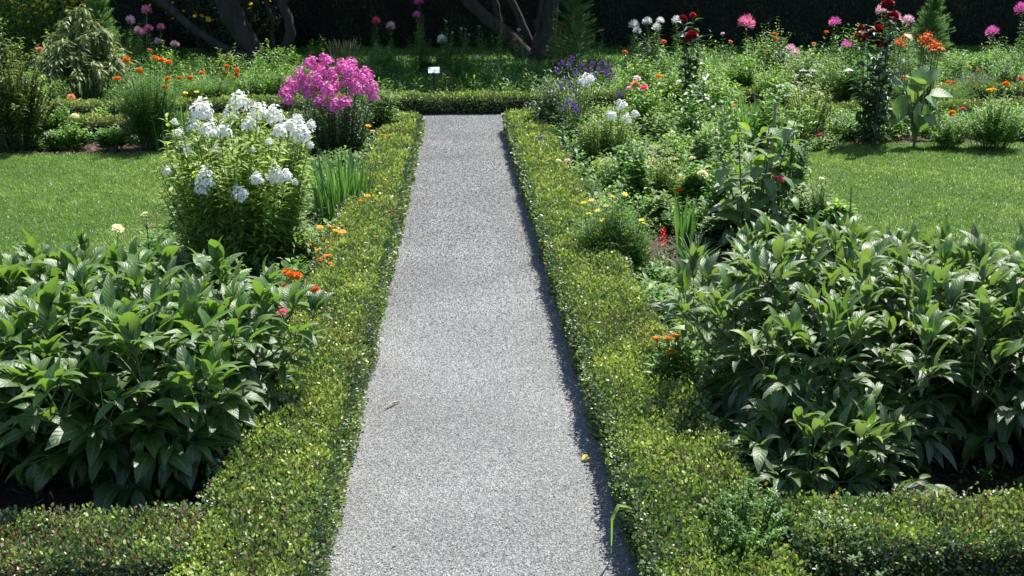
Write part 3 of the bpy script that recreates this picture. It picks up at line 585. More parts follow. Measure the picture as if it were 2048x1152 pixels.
# ---- left bed along the hedge
blades('iris', 'clump of upright blue green sword leaves between the white phlox and left hedge', 'iris', 688, 450, 305, 56, 170, seed=1, w=.045, base=.8001, droop=.42)
blades('iris', 'small tuft of sword leaves right of the magenta phlox base', 'iris', 762, 330, 262, 26, 40, seed=2, w=.05)
blades('iris', 'dark sword leaves behind the left of the white phlox', 'iris', 368, 300, 200, 20, 40, seed=3, w=.05)
border('calendula', 'low calendula with yellow and orange flowers beside the left hedge, right of the white phlox', 'calendula', 652, 545, 478, 36, dict(ns=26, leaf='lance', ll=.07, nodes=7, el=(10, 70), matk='pale', tmin=.1, tint=.3), [(640, 455), (660, 453), (672, 462), (686, 464), (650, 478), (641, 500), (618, 490), (650, 500)], 'daisy', 'amber', .75, seed=4)
border('calendula', 'pale leafy calendula without many flowers, below the iris at the left hedge', 'calendula', 668, 505, 440, 34, dict(ns=22, leaf='lance', ll=.08, nodes=7, el=(10, 70), matk='pale', tmin=.1, tint=.45), [], seed=5)
border('marigold', 'low marigold with orange flowers between the left peony and the hedge', 'marigold', 580, 655, 575, 40, dict(ns=26, leaf='narrow', ll=.07, nodes=8, el=(5, 60), matk='green', fine=4, tmin=.15, tint=.3), [(572, 546), (582, 550), (595, 552), (570, 575, 'coral'), (514, 601), (540, 606), (562, 612, 'coral'), (622, 578), (632, 580, 'coral')], 'marigold', 'orange', .75, seed=6, Y=4.2)
border('zinnia', 'single pink zinnia below the orange marigolds beside the left hedge', 'zinnia', 560, 690, 640, 10, dict(ns=3, leaf='ovate', ll=.05, nodes=6), [(564, 625)], 'zinnia', 'hotpink', .8, seed=7, Y=3.95)
border('zinnia', 'cream zinnia on a bare stalk above the left peony, the lower of two', 'zinnia', 238, 600, 480, 6, dict(ns=1, leaf='lance', ll=.05, nodes=5, tmin=.1, taper=.1), [(235, 457)], 'zinnia', 'cream', .95, seed=8)
border('zinnia', 'cream zinnia on a bare stalk left of the white phlox, the upper of two', 'zinnia', 296, 560, 455, 6, dict(ns=1, leaf='lance', ll=.05, nodes=5, tmin=.1, taper=.1), [(292, 429)], 'zinnia', 'cream', .9, seed=9)
border('calendula', 'low calendula with yellow and orange flowers right of the magenta phlox', 'calendula', 757, 345, 285, 30, dict(ns=24, leaf='lance', ll=.08, nodes=7, el=(5, 70), matk='pale', tmin=.1, tint=.3), [(736, 252), (745, 262, 'yellow'), (765, 271), (779, 271)], 'daisy', 'amber', .85, seed=10)
border('zinnia', 'low leafy plant with one red and two yellow flowers beside the left hedge', 'zinnia', 742, 375, 330, 24, dict(ns=18, leaf='lance', ll=.07, nodes=6, el=(5, 70), matk='green', tmin=.1), [(757, 322, 'darkred', 1.), (741, 343, 'yellow', .9), (748, 338, 'yellow', .9), (689, 358, 'coral', .7)], 'zinnia', 'red', .9, seed=11)
border('bush', 'glossy leaved dark bush between the magenta phlox and the end of the left hedge', 'bush', 762, 292, 165, 48, dict(ns=34, leaf='lance', ll=.13, nodes=11, el=(-5, 50), matk='peony', tmin=.15, base=.3, dome=.5, tint=.5), [], seed=12)
border('foliage_plant', 'low pale leaves at the inner edge of the left hedge near its far end', 'plant', 790, 300, 262, 18, dict(ns=16, leaf='ovate', ll=.07, nodes=5, matk='pale', tmin=.1), [], seed=13)
border('foliage_plant', 'leafy stems filling the gap below the white phlox', 'plant', 600, 545, 440, 40, dict(ns=20, leaf='lance', ll=.08, nodes=12, el=(0, 50), matk='phlox', tmin=.05, base=.6), [], seed=14)

border('calendula', 'low calendula with orange flowers at the hedge, nearest of those right of the white phlox', 'calendula', 655, 610, 535, 34, dict(ns=24, leaf='lance', ll=.07, nodes=7, el=(10, 70), matk='pale', tmin=.1, tint=.3), [(655, 512), (662, 530), (640, 520), (648, 548), (636, 500, 'amber', .7), (655, 560, 'amber', .7)], 'daisy', 'orange', .8, seed=15)
border('calendula', 'small calendula with amber flowers where the iris meets the left hedge', 'calendula', 712, 470, 408, 20, dict(ns=16, leaf='lance', ll=.07, nodes=6, el=(10, 70), matk='pale', tmin=.1, tint=.3), [(722, 402), (735, 392), (712, 418, 'amber', .7)], 'daisy', 'amber', .75, seed=16)
# ---- border behind the left lawn
border('shrub', 'open brown green shrub with bare lower stems at the left edge of the photo', 'shrub', 40, 300, 55, 85, dict(ns=38, leaf='ovate', ll=.06, nodes=26, per=3, el=(-10, 60), matk='rose', smat='dstem', tmin=.28, base=.3, taper=.3, sr=.006, dome=.55), [], seed=20)
border('shrub', 'lighter upright shrub tip behind the left edge shrub', 'shrub', -30, 285, 60, 60, dict(ns=26, leaf='ovate', ll=.06, nodes=22, matk='rose', smat='dstem', tmin=.3, base=.3, tint=.7), [], seed=21)
border('marigold', 'tall dark marigold bush behind the left lawn with orange flowers along its top', 'marigold', 305, 300, 128, 66, dict(ns=34, leaf='lance', ll=.12, nodes=18, el=(0, 60), matk='green', smat='dstem', fine=3, tmin=.2, base=.3, dome=.3, tint=.3), [(253, 120), (235, 158), (279, 142), (310, 117), (323, 121), (337, 126), (331, 176), (336, 158), (300, 101, 'coral', .8)], 'marigold', 'orange', 1.25, seed=22)
border('marigold', 'orange marigold bush farther back, above the white phlox', 'marigold', 415, 215, 160, 60, dict(ns=30, leaf='lance', ll=.12, nodes=14, el=(0, 60), matk='green', fine=4, tmin=.15, dome=.4, tint=.4), [(359, 157), (380, 156), (404, 147), (449, 149), (454, 134), (474, 140), (473, 150)], 'marigold', 'orange', 1.35, seed=23)
border('zinnia', 'low leafy zinnia with one cream flower behind the left lawn', 'zinnia', 150, 300, 240, 40, dict(ns=24, leaf='ovate', ll=.07, nodes=8, matk='green', tint=.6), [(150, 232)], 'zinnia', 'cream', 1.2, seed=24)
border('zinnia', 'leafy zinnia with a small orange red flower in front of the left back hedge', 'zinnia', 118, 285, 205, 30, dict(ns=20, leaf='ovate', ll=.07, nodes=9, matk='green', tint=.5), [(142, 193)], 'zinnia', 'coral', 1.1, seed=25)
border('zinnia', 'low dark leafy plant with pale leaf tips at the left lawn edge', 'plant', 225, 302, 248, 34, dict(ns=26, leaf='ovate', ll=.075, nodes=7, matk='green', tint=.4), [], seed=26)
border('foliage_plant', 'grey leaved seedling between the left edge shrub and the zinnias', 'plant', 105, 300, 255, 18, dict(ns=12, leaf='ovate', ll=.07, nodes=6, matk='grey', tint=.4), [], seed=27)
border('foliage_plant', 'light green weed with upright leaves in front of the left back hedge', 'plant', 205, 262, 205, 20, dict(ns=10, leaf='lance', ll=.10, nodes=6, matk='green', tint=.85), [], seed=28)
blades('iris', 'dark fan of sword leaves under the tall marigold bush', 'iris', 320, 302, 215, 34, 50, seed=29, w=.045)

# ---- beyond the far hedge, left
x, y = P_(180, 215); Y12 = 12.75
def weeping(x, y, h, R, seed):
    r = np.random.default_rng(seed); root = empty('weeping_shrub', (x, y, 0), 'drooping grey green shrub with pale narrow leaves beyond the far left hedge', 'shrub')
    ns = 64; az = r.uniform(0, 6.283, ns); rho = np.sqrt(r.random(ns)); T = np.stack([R*rho*np.cos(az)*1.15, R*rho*np.sin(az), h*(1.02-.75*rho**1.6)*r.uniform(.85, 1, ns)], -1)
    B = T*np.array([.15, .15, 0]); C = B*.4+T*.6; C[:, 2] = h*(1.12-.4*rho); mb = MB(); t = np.linspace(0, 1, 9); mb.add(*tubes(bez(B, C, T, t), np.tile(np.linspace(.006, .002, 9), (ns, 1)), 4)); mb.build('stem', M['stem'], root)
    nl = 44; P = bez(B, C, T, np.linspace(.3, 1, nl)).reshape(-1, 3); k = len(P); mb = MB()
    for q in range(2):
        a = r.uniform(0, 6.283, k); e = r.uniform(-1.2, .2, k); mb.add(*place(leafT(2, .24, .3, .6, 'lance'), P+r.normal(0, .02, (k, 3)), hdir(a, e), hnor(a, e), .125*r.uniform(.6, 1.2, k), np.clip(r.normal(.5, .3, k), 0, 1)))
    mb.build('foliage', M['weep'], root)
weeping(float(atY(178, 200, Y12)[0]), Y12, htop(12, Y12), wid(90, Y12), 61)
feathery('feathery_shrub', 'tall feathery light green plume behind the drooping grey green shrub', 'shrub', float(atY(205, 100, 13.9)[0]), 13.9, 1.62, .34, 320, 62)
def cleome(bx, by, spots, col, label, seed, s=1.0, group=None, top=None, ns=4, hw=12):
    x, y = P_(bx, by); tp = min(p[1] for p in spots)+14 if top is None else top
    return border('cleome', label, 'cleome', bx, by, tp, hw, dict(ns=ns, leaf='lance', ll=.10, nodes=16, el=(-10, 45), matk='green', tmin=.2, per=3, tint=.5, sr=.005, base=.5), spots, 'cleome', col, s, seed=seed, jit=.15)
cleome(290, 165, [(293, 22)], 'pink', 'tall cleome with one deep pink head above the left marigolds', 63, 1.35)
cleome(268, 170, [(260, 41), (276, 62, 'palepink', 1.), (286, 66, 'pink', .9)], 'palepink', 'cleome with pale pink heads left of the tall deep pink one', 64, 1.1, hw=16)
cleome(312, 165, [(297, 58), (322, 56), (316, 84, 'palepink', .9)], 'pink', 'cleome with two medium pink heads right below the deep pink one', 65, 1.1, hw=16)
cleome(352, 165, [(350, 90)], 'palepink', 'short cleome with a white pink head below the leaning left trunk', 66, 1.1)
border('zinnia', 'orange red zinnia beside the left edge shrub, against the dark hedge', 'zinnia', 85, 200, 110, 14, dict(ns=5, leaf='ovate', ll=.07, nodes=8), [(80, 98)], 'zinnia', 'coral', 1.5, seed=67)
border('foliage_plant', 'upright plant with white edged leaves in front of the left tree', 'plant', 468, 170, 92, 30, dict(ns=10, leaf='ovate', ll=.11, nodes=9, matk='pale', tint=.55, base=.5), [], seed=68)
border('foliage_plant', 'dense leafy bush left of the magenta phlox', 'bush', 545, 215, 120, 60, dict(ns=36, leaf='lance', ll=.10, nodes=12, matk='green', tint=.6), [], seed=69)
border('foliage_plant', 'tall leafy stem topping the bushes behind the magenta phlox, left one', 'plant', 585, 160, 95, 26, dict(ns=12, leaf='ovate', ll=.11, nodes=12, matk='green', tint=.65, base=.6), [], seed=70)
border('foliage_plant', 'tall leafy stem topping the bushes behind the magenta phlox, right one', 'plant', 640, 150, 74, 24, dict(ns=10, leaf='ovate', ll=.11, nodes=12, matk='green', tint=.6, base=.6), [], seed=71)
blades('ornamental_grass', 'grass clump with upright tan seed spikes behind the magenta phlox', 'grass clump', 690, 150, 84, 42, 120, matk='blade', seed=72, w=.02, spikes=34)
for k, (bx, by, tp, hw, lab) in enumerate([(380, 190, 147, 40, 'fine leafy growth under the leaning left trunk'), (500, 205, 132, 45, 'green growth just above the top of the white phlox'), (250, 175, 112, 40, 'green growth between the drooping shrub and the left marigolds'), (735, 190, 122, 34, 'green growth right of the magenta heads'), (780, 160, 102, 36, 'low leafy growth left of the white sign, in shade'), (600, 205, 122, 40, 'green growth behind the left side of the magenta heads')]):
    border('foliage_plant', lab, 'plant', bx, by, tp, hw, dict(ns=26, leaf='lance', ll=.10, nodes=9, matk='green', tint=.45+.08*(k % 3), tmin=.1), [], seed=80+k)
border('small_daisy', 'two small yellow flowers above the white phlox', 'daisy', 380, 225, 195, 14, dict(ns=4, leaf='narrow', ll=.06, nodes=6), [(371, 186), (393, 184)], 'daisy', 'yellow', 1.1, seed=90)

# ---- beyond the far hedge, centre (partly shaded)
def sign():
    p = atY(868, 140, 13.0); root = empty('plant_label', (p[0], 13.0, 0), 'small white plant label on a dark stake beyond the far hedge', 'sign')
    z = p[2]
    def bx(x0, x1, y0, y1, z0, z1, tilt=0.):
        V = np.array([(x, yy+(zz-z)*-tilt, zz) for x in (x0, x1) for yy in (y0, y1) for zz in (z0, z1)]); F = [[0, 1, 3, 2], [4, 6, 7, 5], [0, 4, 5, 1], [2, 3, 7, 6], [0, 2, 6, 4], [1, 5, 7, 3]]
        return V, F, np.zeros((8, 3))
    mb = MB(); mb.add(*bx(-.014, .014, .004, .02, 0, z-.02)); mb.build('stake', plain('sign stake', (.015, .015, .015)), root, smooth=False)
    mb = MB(); mb.add(*bx(-.072, .072, -.006, .0, z-.033, z+.033, -1.2)); mb.build('panel', plain('sign panel', (.82, .84, .86)), root, smooth=False)
    # faint rows of lettering, unreadable at this distance
    mb = MB()
    r = np.random.default_rng(2)
    for row, zz in enumerate((z+.012, z-.004)):
        xx = -.055
        while xx < .05:
            w_ = r.uniform(.004, .009); mb.add(*bx(xx, xx+w_, -.0085, -.0065, zz-.003, zz+.003, -1.2)); xx += w_+.004
    mb.build('lettering', plain('sign lettering', (.35, .37, .40)), root, smooth=False)
def plain(name, c, rough=.5):
    m, N, L = newmat(name); bs = N.new('ShaderNodeBsdfPrincipled'); bs.inputs['Base Color'].default_value = (*c, 1); bs.inputs['Roughness'].default_value = rough
    out = N.new('ShaderNodeOutputMaterial'); L.new(bs.outputs[0], out.inputs[0]); return m
sign()
border('marigold', 'dark low marigold with a few orange flowers right of the white plant label', 'marigold', 900, 186, 160, 36, dict(ns=30, leaf='narrow', ll=.08, nodes=8, fine=4, matk='darkgreen', tmin=.1, tint=.4), [(858, 178), (879, 168), (897, 156)], 'marigold', 'orange', 1.2, seed=91)
border('zinnia', 'low plant with one yellow flower right of the dark marigold', 'zinnia', 950, 185, 168, 16, dict(ns=12, leaf='lance', ll=.08, nodes=6), [(955, 166)], 'daisy', 'amber', 1.3, seed=92)
border('marigold', 'low red flowers at the foot of the tall grass like blades, on the far hedge', 'marigold', 1032, 192, 184, 18, dict(ns=10, leaf='narrow', ll=.06, nodes=5, fine=3), [(1020, 186), (1028, 184), (1042, 182)], 'zinnia', 'red', .9, seed=93)
blades('daylily', 'tall clump of green strap leaves beyond the far hedge in front of the right tree', 'daylily', 1005, 188, 118, 46, 90, matk='blade', seed=94, w=.025)
for bx, by, sp, col, s, lab, ns in [(1000, 160, [(1002, 34)], 'hotpink', 1.4, 'tallest zinnia with a pink red flower in front of the right tree', 5),
        (1040, 160, [(1038, 59, 'palepink', .9), (1030, 79, 'orange', 1.4)], 'orange', 1.3, 'zinnia with an orange flower right of the tallest one', 5),
        (960, 150, [(958, 53, 'greencream', 1.1)], 'greencream', 1.2, 'zinnia with a greenish bud left of the tallest one', 5),
        (892, 150, [(891, 42), (905, 66)], 'cream', 1.2, 'zinnia with two creamy white flowers above the plant label', 4),
        (930, 150, [(922, 57), (931, 59), (938, 70, 'pink', 1.2)], 'palepink', 1.0, 'zinnia with small dusty pink flowers left of the right tree', 5),
        (1125, 150, [(1121, 53, 'red', 1.3), (1112, 77, 'orange', 1.3)], 'red', 1.2, 'zinnia with a red and an orange flower right of the right tree', 6),
        (1150, 150, [(1147, 34)], 'coral', 1.2, 'tall zinnia with a red flower in front of the feathery centre shrub', 7),
        (975, 175, [(965, 112, 'palepink', 1.), (955, 115, 'palepink', 1.)], 'palepink', 1.0, 'shorter pale flowered zinnia below the tallest one', 7)]:
    border('zinnia', lab, 'zinnia', bx, by, min(q[1] for q in sp)+8, 20, dict(ns=ns, leaf='lance', ll=.11, nodes=14, el=(0, 45), matk='green', tint=.5, tmin=.12, base=.5, sr=.005, taper=.35), sp, 'zinnia', col, s, seed=100+bx)
cleome(755, 150, [(752, 43)], 'hotpink', 'cleome with a reddish pink head against the dark hedge above the label', 101, 1.3)
cleome(783, 150, [(781, 53)], 'palepink', 'cleome with a pale pink white head right of the reddish pink one', 102, 1.2)
cleome(845, 150, [(838, 4), (833, 31, 'magenta', 1.1)], 'magenta', 'very tall cleome with magenta heads reaching the top of the photo', 103, 1.3, ns=3, hw=8)
cleome(886, 140, [(884, 80)], 'white', 'short cleome with a white head left of the creamy zinnias', 104, 1.4)
for k, (bx, by, tp, hw, lab) in enumerate([(800, 175, 105, 36, 'shaded leafy growth beyond the far hedge, left of the plant label'), (850, 150, 110, 30, 'shaded leafy growth behind the plant label'), (925, 165, 98, 34, 'shaded leafy growth right of the plant label'), (1065, 180, 120, 24, 'shaded leafy growth between the strap leaves and purple flowers'), (1110, 150, 85, 26, 'leafy growth at the foot of the feathery centre shrub'), (1210, 160, 118, 30, 'leafy growth right of the feathery centre shrub')]):
    border('foliage_plant', lab, 'plant', bx, by, tp, hw, dict(ns=14, leaf='lance', ll=.10, nodes=10, matk='green', tint=.35+.08*(k % 3), tmin=.1), [], seed=110+k)
feathery('feathery_shrub', 'feathery green shrub right of the right tree trunk', 'shrub', float(atY(1150, 60, 17.2)[0]), 17.2, 1.75, .50, 330, 121)
feathery('feathery_shrub', 'light green feathery cone behind the orange red lilies', 'shrub', float(atY(1858, 100, 15.2)[0]), 15.2, 1.36, .42, 380, 122)

# ---- right bed along the hedge
border('bush', 'glossy bush with white gleaming leaves at the far end of the right hedge', 'bush', 1108, 285, 148, 60, dict(ns=44, leaf='lance', ll=.115, nodes=13, el=(-5, 50), matk='grey', tmin=.12, base=.3, dome=.5, tint=.32), [], seed=130)
def bells(bx, by, spots, label, seed, ns, hw, top, s=.62, matk='green'):
    return border('bellflower', label, 'bellflower', bx, by, top, hw, dict(ns=ns, leaf='lance', ll=.07, nodes=12, el=(0, 50), matk=matk, smat='dstem', tmin=.15, tint=.4), spots, 'bell', 'purple', s, seed=seed)
bells(1150, 300, [(1123, 126), (1137, 131), (1163, 131), (1152, 146), (1175, 141), (1205, 126), (1216, 134), (1212, 146), (1130, 156), (1140, 170), (1150, 180), (1184, 128), (1225, 150), (1190, 150), (1115, 140), (1145, 118), (1172, 158), (1198, 140), (1122, 172), (1158, 165)], 'tall purple bellflower behind the white phlox right of the path', 131, 20, 40, 165)
bells(1140, 315, [(1138, 205), (1128, 216), (1153, 221), (1240, 188), (1148, 212)], 'lower cluster of purple bellflowers in the middle of the right glossy bush', 132, 12, 26, 225)
bells(1115, 330, [(1082, 276), (1085, 294), (1125, 292), (1143, 296)], 'small purple bellflowers leaning over the right hedge', 133, 10, 30, 295, .7)
border('foliage_plant', 'dark leafy bush below the white phlox right of the path', 'bush', 1195, 345, 245, 56, dict(ns=36, leaf='lance', ll=.09, nodes=12, matk='green', tint=.3, dome=.4), [], seed=134)
border('zinnia', 'zinnia bush with pale pink, red and hot pink flowers in the right bed', 'zinnia', 1300, 300, 172, 55, dict(ns=40, leaf='ovate', ll=.085, nodes=12, matk='green', tint=.75), [(1275, 157, 'palepink', 1.3), (1270, 168, 'coral', 1.2), (1259, 177, 'palepink', 1.3), (1288, 175, 'hotpink', 1.3), (1317, 153, 'orange', 1.1), (1358, 163, 'white', .9)], 'zinnia', 'palepink', 1.2, seed=135)
border('foliage_plant', 'pale leafy bush with white edged leaves in front of the zinnia bush', 'bush', 1310, 325, 225, 48, dict(ns=32, leaf='ovate', ll=.08, nodes=11, matk='pale', tint=.30), [(1318, 279, 'purple', .9)], 'bell', 'purple', seed=136)
border('foliage_plant', 'dark leafy stems in the middle of the right bed', 'plant', 1265, 385, 280, 46, dict(ns=24, leaf='ovate', ll=.08, nodes=9, matk='green', smat='dstem', tint=.35), [], seed=137)
border('yarrow', 'yellow green flat topped yarrow in the right bed', 'yarrow', 1325, 420, 305, 50, dict(ns=16, leaf='narrow', ll=.08, nodes=9, matk='lime', smat='dstem', tint=.5), [(1310, 290), (1335, 300), (1300, 305), (1345, 315), (1322, 318), (1290, 296), (1352, 330)], 'umbel', 'greencream', 1.0, seed=138)
border('foliage_plant', 'lime yellow leaved plant beside the right hedge', 'plant', 1210, 375, 320, 34, dict(ns=16, leaf='ovate', ll=.07, nodes=6, matk='lime', smat='dstem', tint=.6, tmin=.3), [], seed=139)
border('foliage_plant', 'blue green fern like tuft beside the right hedge above the yellow flowers', 'fern', 1170, 425, 362, 26, dict(ns=22, leaf='narrow', ll=.08, nodes=8, fine=4, matk='feather', tint=.2), [], seed=140)
border('zinnia', 'low zinnia with cream and peach flowers leaning on the right hedge', 'zinnia', 1148, 375, 335, 22, dict(ns=10, leaf='ovate', ll=.06, nodes=5, matk='green'), [(1117, 322, 'cream', .9), (1134, 321, 'palepink', .8), (1145, 338, 'coral', .7), (1123, 342, 'orange', .6)], 'zinnia', 'cream', .9, seed=141)
border('tagetes', 'bushy fine leaved plant dotted with small yellow flowers beside the right hedge', 'marigold', 1225, 560, 400, 84, dict(ns=26, leaf='lance', ll=.12, nodes=12, fine=3, matk='green', tint=.3, tmin=.08, base=.6, dome=.5, tvar=.25), [(1167, 405), (1183, 400), (1213, 412), (1225, 393), (1230, 405), (1177, 427), (1195, 421), (1225, 423), (1193, 468), (1260, 452), (1248, 468), (1288, 447), (1283, 440), (1288, 501), (1262, 490), (1272, 477), (1250, 388), (1205, 440), (1240, 430)], 'small', 'yellow', 1.3, seed=142)
border('zinnia', 'leafy zinnia with two cream flowers left of the tall broad leaved plant', 'zinnia', 1390, 435, 340, 40, dict(ns=26, leaf='ovate', ll=.08, nodes=11, matk='green', tint=.6), [(1405, 351, 'cream', 1.1), (1384, 317, 'cream', .9), (1360, 380, 'orange', .9), (1362, 358, 'coral', .6)], 'zinnia', 'cream', 1, seed=143)
border('foliage_plant', 'pale leafy plant with dry brown stems left of the sword leaves', 'plant', 1310, 455, 385, 34, dict(ns=18, leaf='ovate', ll=.065, nodes=7, matk='pale', smat='dstem', tint=.4), [], seed=144)
blades('gladiolus', 'stiff fan of grey green sword leaves on the bare mulch of the right bed', 'gladiolus', 1368, 500, 392, 34, 14, matk='blade', seed=145, w=.09, droop=.15)
blades('ornamental_grass', 'spreading grassy tuft in front of the sword leaves in the right bed', 'grass clump', 1385, 535, 470, 46, 90, matk='blade', seed=146, w=.035, droop=1.)
def spike():
    x, y = P_(1325, 545); root = plant('celosia', 'small plant with one red flower spike on the bare mulch', 'celosia', x, y, .16, .06, ns=7, leaf='narrow', ll=.06, nodes=5, seed=147, matk='green')
    head('spike', 'red', root, (0, 0, .15), 1.3, .05)
spike()
# tall broad leaved plant
def broad(bx, by, top, hw, ns, label, seed, matk='broad', ll=.19, nodes=8, smat='dstem', spots=(), leafk='broad', tmin=.12, tint=.4, name='broad_leaved_plant', kind='zinnia'):
    return border(name, label, 'plant', bx, by, top, hw, dict(ns=ns, leaf=leafk, ll=ll, nodes=nodes, el=(-25, 40), matk=matk, smat=smat, tmin=tmin, base=.25, per=2, taper=.45, sr=.007, tint=tint), spots, kind, 'hotpink', .95, seed=seed)
broad(1498, 498, 195, 96, 7, 'tall plant with large arching leaves in the right bed, held by a bamboo stake', 150)
border('zinnia', 'slender zinnia with one hot pink flower right of the tall bamboo stake', 'zinnia', 1566, 520, 372, 10, dict(ns=3, leaf='lance', ll=.09, nodes=8, tmin=.2), [(1558, 358, 'hotpink', 1.15)], 'zinnia', 'hotpink', seed=157, jit=.01)
broad(1560, 492, 200, 26, 4, 'thin upright stem with long leaves beside the bamboo stake', 151, ll=.13, matk='green')
border('dahlia', 'low plant with one creamy white pompom flower at the foot of the tall stake', 'dahlia', 1552, 505, 470, 14, dict(ns=5, leaf='ovate', ll=.07, nodes=6), [(1548, 456, 'cream', 1.3), (1503, 437, 'hotpink', .8)], 'pompom', 'cream', seed=152)
border('zinnia', 'low zinnia with an orange flower at the edge of the big right peony', 'zinnia', 1478, 560, 520, 16, dict(ns=8, leaf='lance', ll=.10, nodes=6, tint=.8), [(1478, 503, 'coral', .8)], 'zinnia', 'coral', seed=153)
border('zinnia', 'slender zinnia with small cream flowers at the right lawn edge', 'zinnia', 1640, 478, 362, 32, dict(ns=16, leaf='lance', ll=.065, nodes=13, matk='pale', tint=.35, tmin=.15), [(1619, 340, 'cream', .7), (1643, 357, 'cream', .7), (1600, 375, 'cream', .6), (1612, 392, 'cream', .6)], 'daisy', 'cream', seed=154)
border('zinnia', 'leafy light green plant beside the thin stake at the right lawn', 'plant', 1672, 500, 405, 28, dict(ns=10, leaf='ovate', ll=.10, nodes=9, matk='green', tint=.75), [], seed=155)
for k, (bx, by, tp, hw, mk, ti, lab) in enumerate([(1425, 420, 300, 36, 'green', .5, 'leafy stems behind the cream zinnias in the right bed'), (1590, 470, 385, 26, 'pale', .3, 'pale stems between the tall broad leaved plant and the lawn'), (1440, 490, 440, 28, 'grey', .4, 'broad grey green leaves lying low left of the tall broad leaved plant'), (1350, 350, 262, 40, 'green', .7, 'light green bush right of the yarrow'), (1420, 345, 262, 36, 'green', .55, 'leafy green bush behind the tall broad leaved plant'), (1215, 300, 215, 36, 'green', .6, 'fine leafy stems behind the white phlox heads right of the path')]):
    border('foliage_plant', lab, 'plant', bx, by, tp, hw, dict(ns=22, leaf='ovate' if mk == 'grey' else 'lance', ll=.12 if mk == 'grey' else .085, nodes=10, matk=mk, tint=ti, tmin=.12), [], seed=160+k)
border('foliage_plant', 'low light green ground leaves between the right hedge and the big right peony', 'plant', 1330, 650, 590, 70, dict(ns=50, leaf='lance', ll=.10, nodes=6, matk='pale', tint=.3, tmin=.1, base=.7), [], seed=170)
border('foliage_plant', 'low leaves with reddish tips below the bare mulch in the right bed', 'plant', 1360, 585, 553, 62, dict(ns=40, leaf='ovate', ll=.055, nodes=5, matk='pale', tint=.3, tmin=.1, base=.7), [], seed=171)
border('foliage_plant', 'pale rosette with long leaves against the right hedge', 'plant', 1290, 620, 572, 30, dict(ns=16, leaf='lance', ll=.11, nodes=5, matk='pale', tint=.3, tmin=.05), [], seed=172)
border('calendula', 'low calendula with orange yellow flowers between the right hedge and the big peony', 'calendula', 1345, 770, 690, 48, dict(ns=40, leaf='lance', ll=.09, nodes=6, matk='green', tint=.6, tmin=.1), [(1352, 672, 'amber', .9), (1337, 676, 'orange', .7), (1313, 677, 'orange', .7), (1343, 704, 'amber', .8), (1371, 737, 'coral', .7)], 'daisy', 'amber', seed=173, Y=3.45)

tall_fill = [(1245, 320, 232, 30, 'green', .6, 'upright leafy stems just right of the white phlox heads in the right bed'), (1285, 360, 272, 32, 'pale', .2, 'pale upright stems below the hot pink zinnias in the right bed'),
 (1340, 385, 262, 30, 'green', .65, 'tall leafy stems rising behind the yellow green yarrow'), (1375, 330, 163, 34, 'green', .7, 'bright leafy stems in front of the crimson dahlia stem'), (1430, 385, 208, 34, 'green', .5, 'upright leafy stems just left of the tall broad leaved plant'),
 (1450, 330, 158, 30, 'green', .75, 'yellow green stems at the left of the daylily strap leaves'), (1400, 405, 253, 26, 'pale', .2, 'pale leafy stems beside the two cream zinnias'), (1540, 400, 203, 22, 'green', .6, 'upright leafy stems behind the tall bamboo stake'),
 (1585, 430, 268, 22, 'pale', .2, 'pale slender stems right of the hot pink zinnia beside the bamboo stake'), (1270, 440, 298, 28, 'green', .45, 'dark leafy stems behind the small yellow flowers'), (1435, 465, 333, 28, 'green', .6, 'leafy stems at the left foot of the tall broad leaved plant'),
 (1600, 325, 193, 26, 'green', .7, 'leafy stems at the left corner of the right lawn'), (1530, 330, 173, 28, 'green', .6, 'leafy stems in front of the daylily strap leaves'), (1180, 315, 225, 30, 'green', .5, 'leafy stems between the purple bellflowers and the white phlox'),
 (820, 220, 146, 20, 'green', .5, 'leafy growth in the corner where the left hedge meets the far hedge')]
for k, (bx, by, tp, hw, mk, ti, lab) in enumerate(tall_fill[:-1]):
    border('foliage_plant', lab, 'plant', bx, by, tp, hw, dict(ns=9 if k % 2 else 12, leaf='lance' if k % 3 else 'ovate', ll=.10, nodes=11, el=(0, 60), matk=mk, smat='stem', tint=ti, tmin=.12, tvar=.22), [], seed=500+k)

back_fill = [(120, 175, 61, 40, 'rose', .6, 'light brown green stems between the left edge shrub and the drooping shrub'), (250, 170, 48, 36, 'green', .5, 'leafy stems under the far left pink cleomes'), (330, 180, 91, 40, 'green', .6, 'leafy stems below the white pink cleome near the leaning trunk'),
 (400, 175, 104, 40, 'green', .5, 'green bush at the foot of the leaning left limb'), (545, 170, 82, 42, 'green', .55, 'leafy bush in front of the S shaped trunk of the left tree'), (735, 165, 74, 36, 'green', .5, 'leafy stems below the reddish pink cleome'), (770, 160, 86, 30, 'green', .6, 'leafy stems below the pale pink white cleome'),
 (840, 150, 68, 28, 'green', .5, 'leafy stems at the foot of the very tall magenta cleome'), (905, 150, 80, 32, 'green', .6, 'leafy stems below the creamy white zinnias'), (1190, 165, 76, 32, 'green', .55, 'leafy stems at the right of the feathery centre shrub'),
 (1290, 170, 64, 44, 'grey', .2, 'dense leaves under the group of white cleomes'), (1410, 175, 74, 36, 'green', .65, 'leafy stems just right of the crimson dahlia flower'), (1520, 175, 72, 32, 'green', .6, 'leafy stems between the bright pink cleome and the orange marigolds'),
 (1660, 185, 82, 34, 'green', .5, 'leafy stems below the lone magenta cleome right of the marigolds'), (1700, 190, 46, 26, 'green', .6, 'tall leafy stems at the left side of the tall dark dahlia'), (1790, 185, 48, 30, 'green', .5, 'leafy stems below the pale cleomes behind the dahlia'), (1905, 185, 94, 34, 'green', .6, 'leafy stems to the right of the orange red lilies'), (1985, 160, 78, 28, 'green', .75, 'yellow green leaves below the lone magenta cleome on the right')]
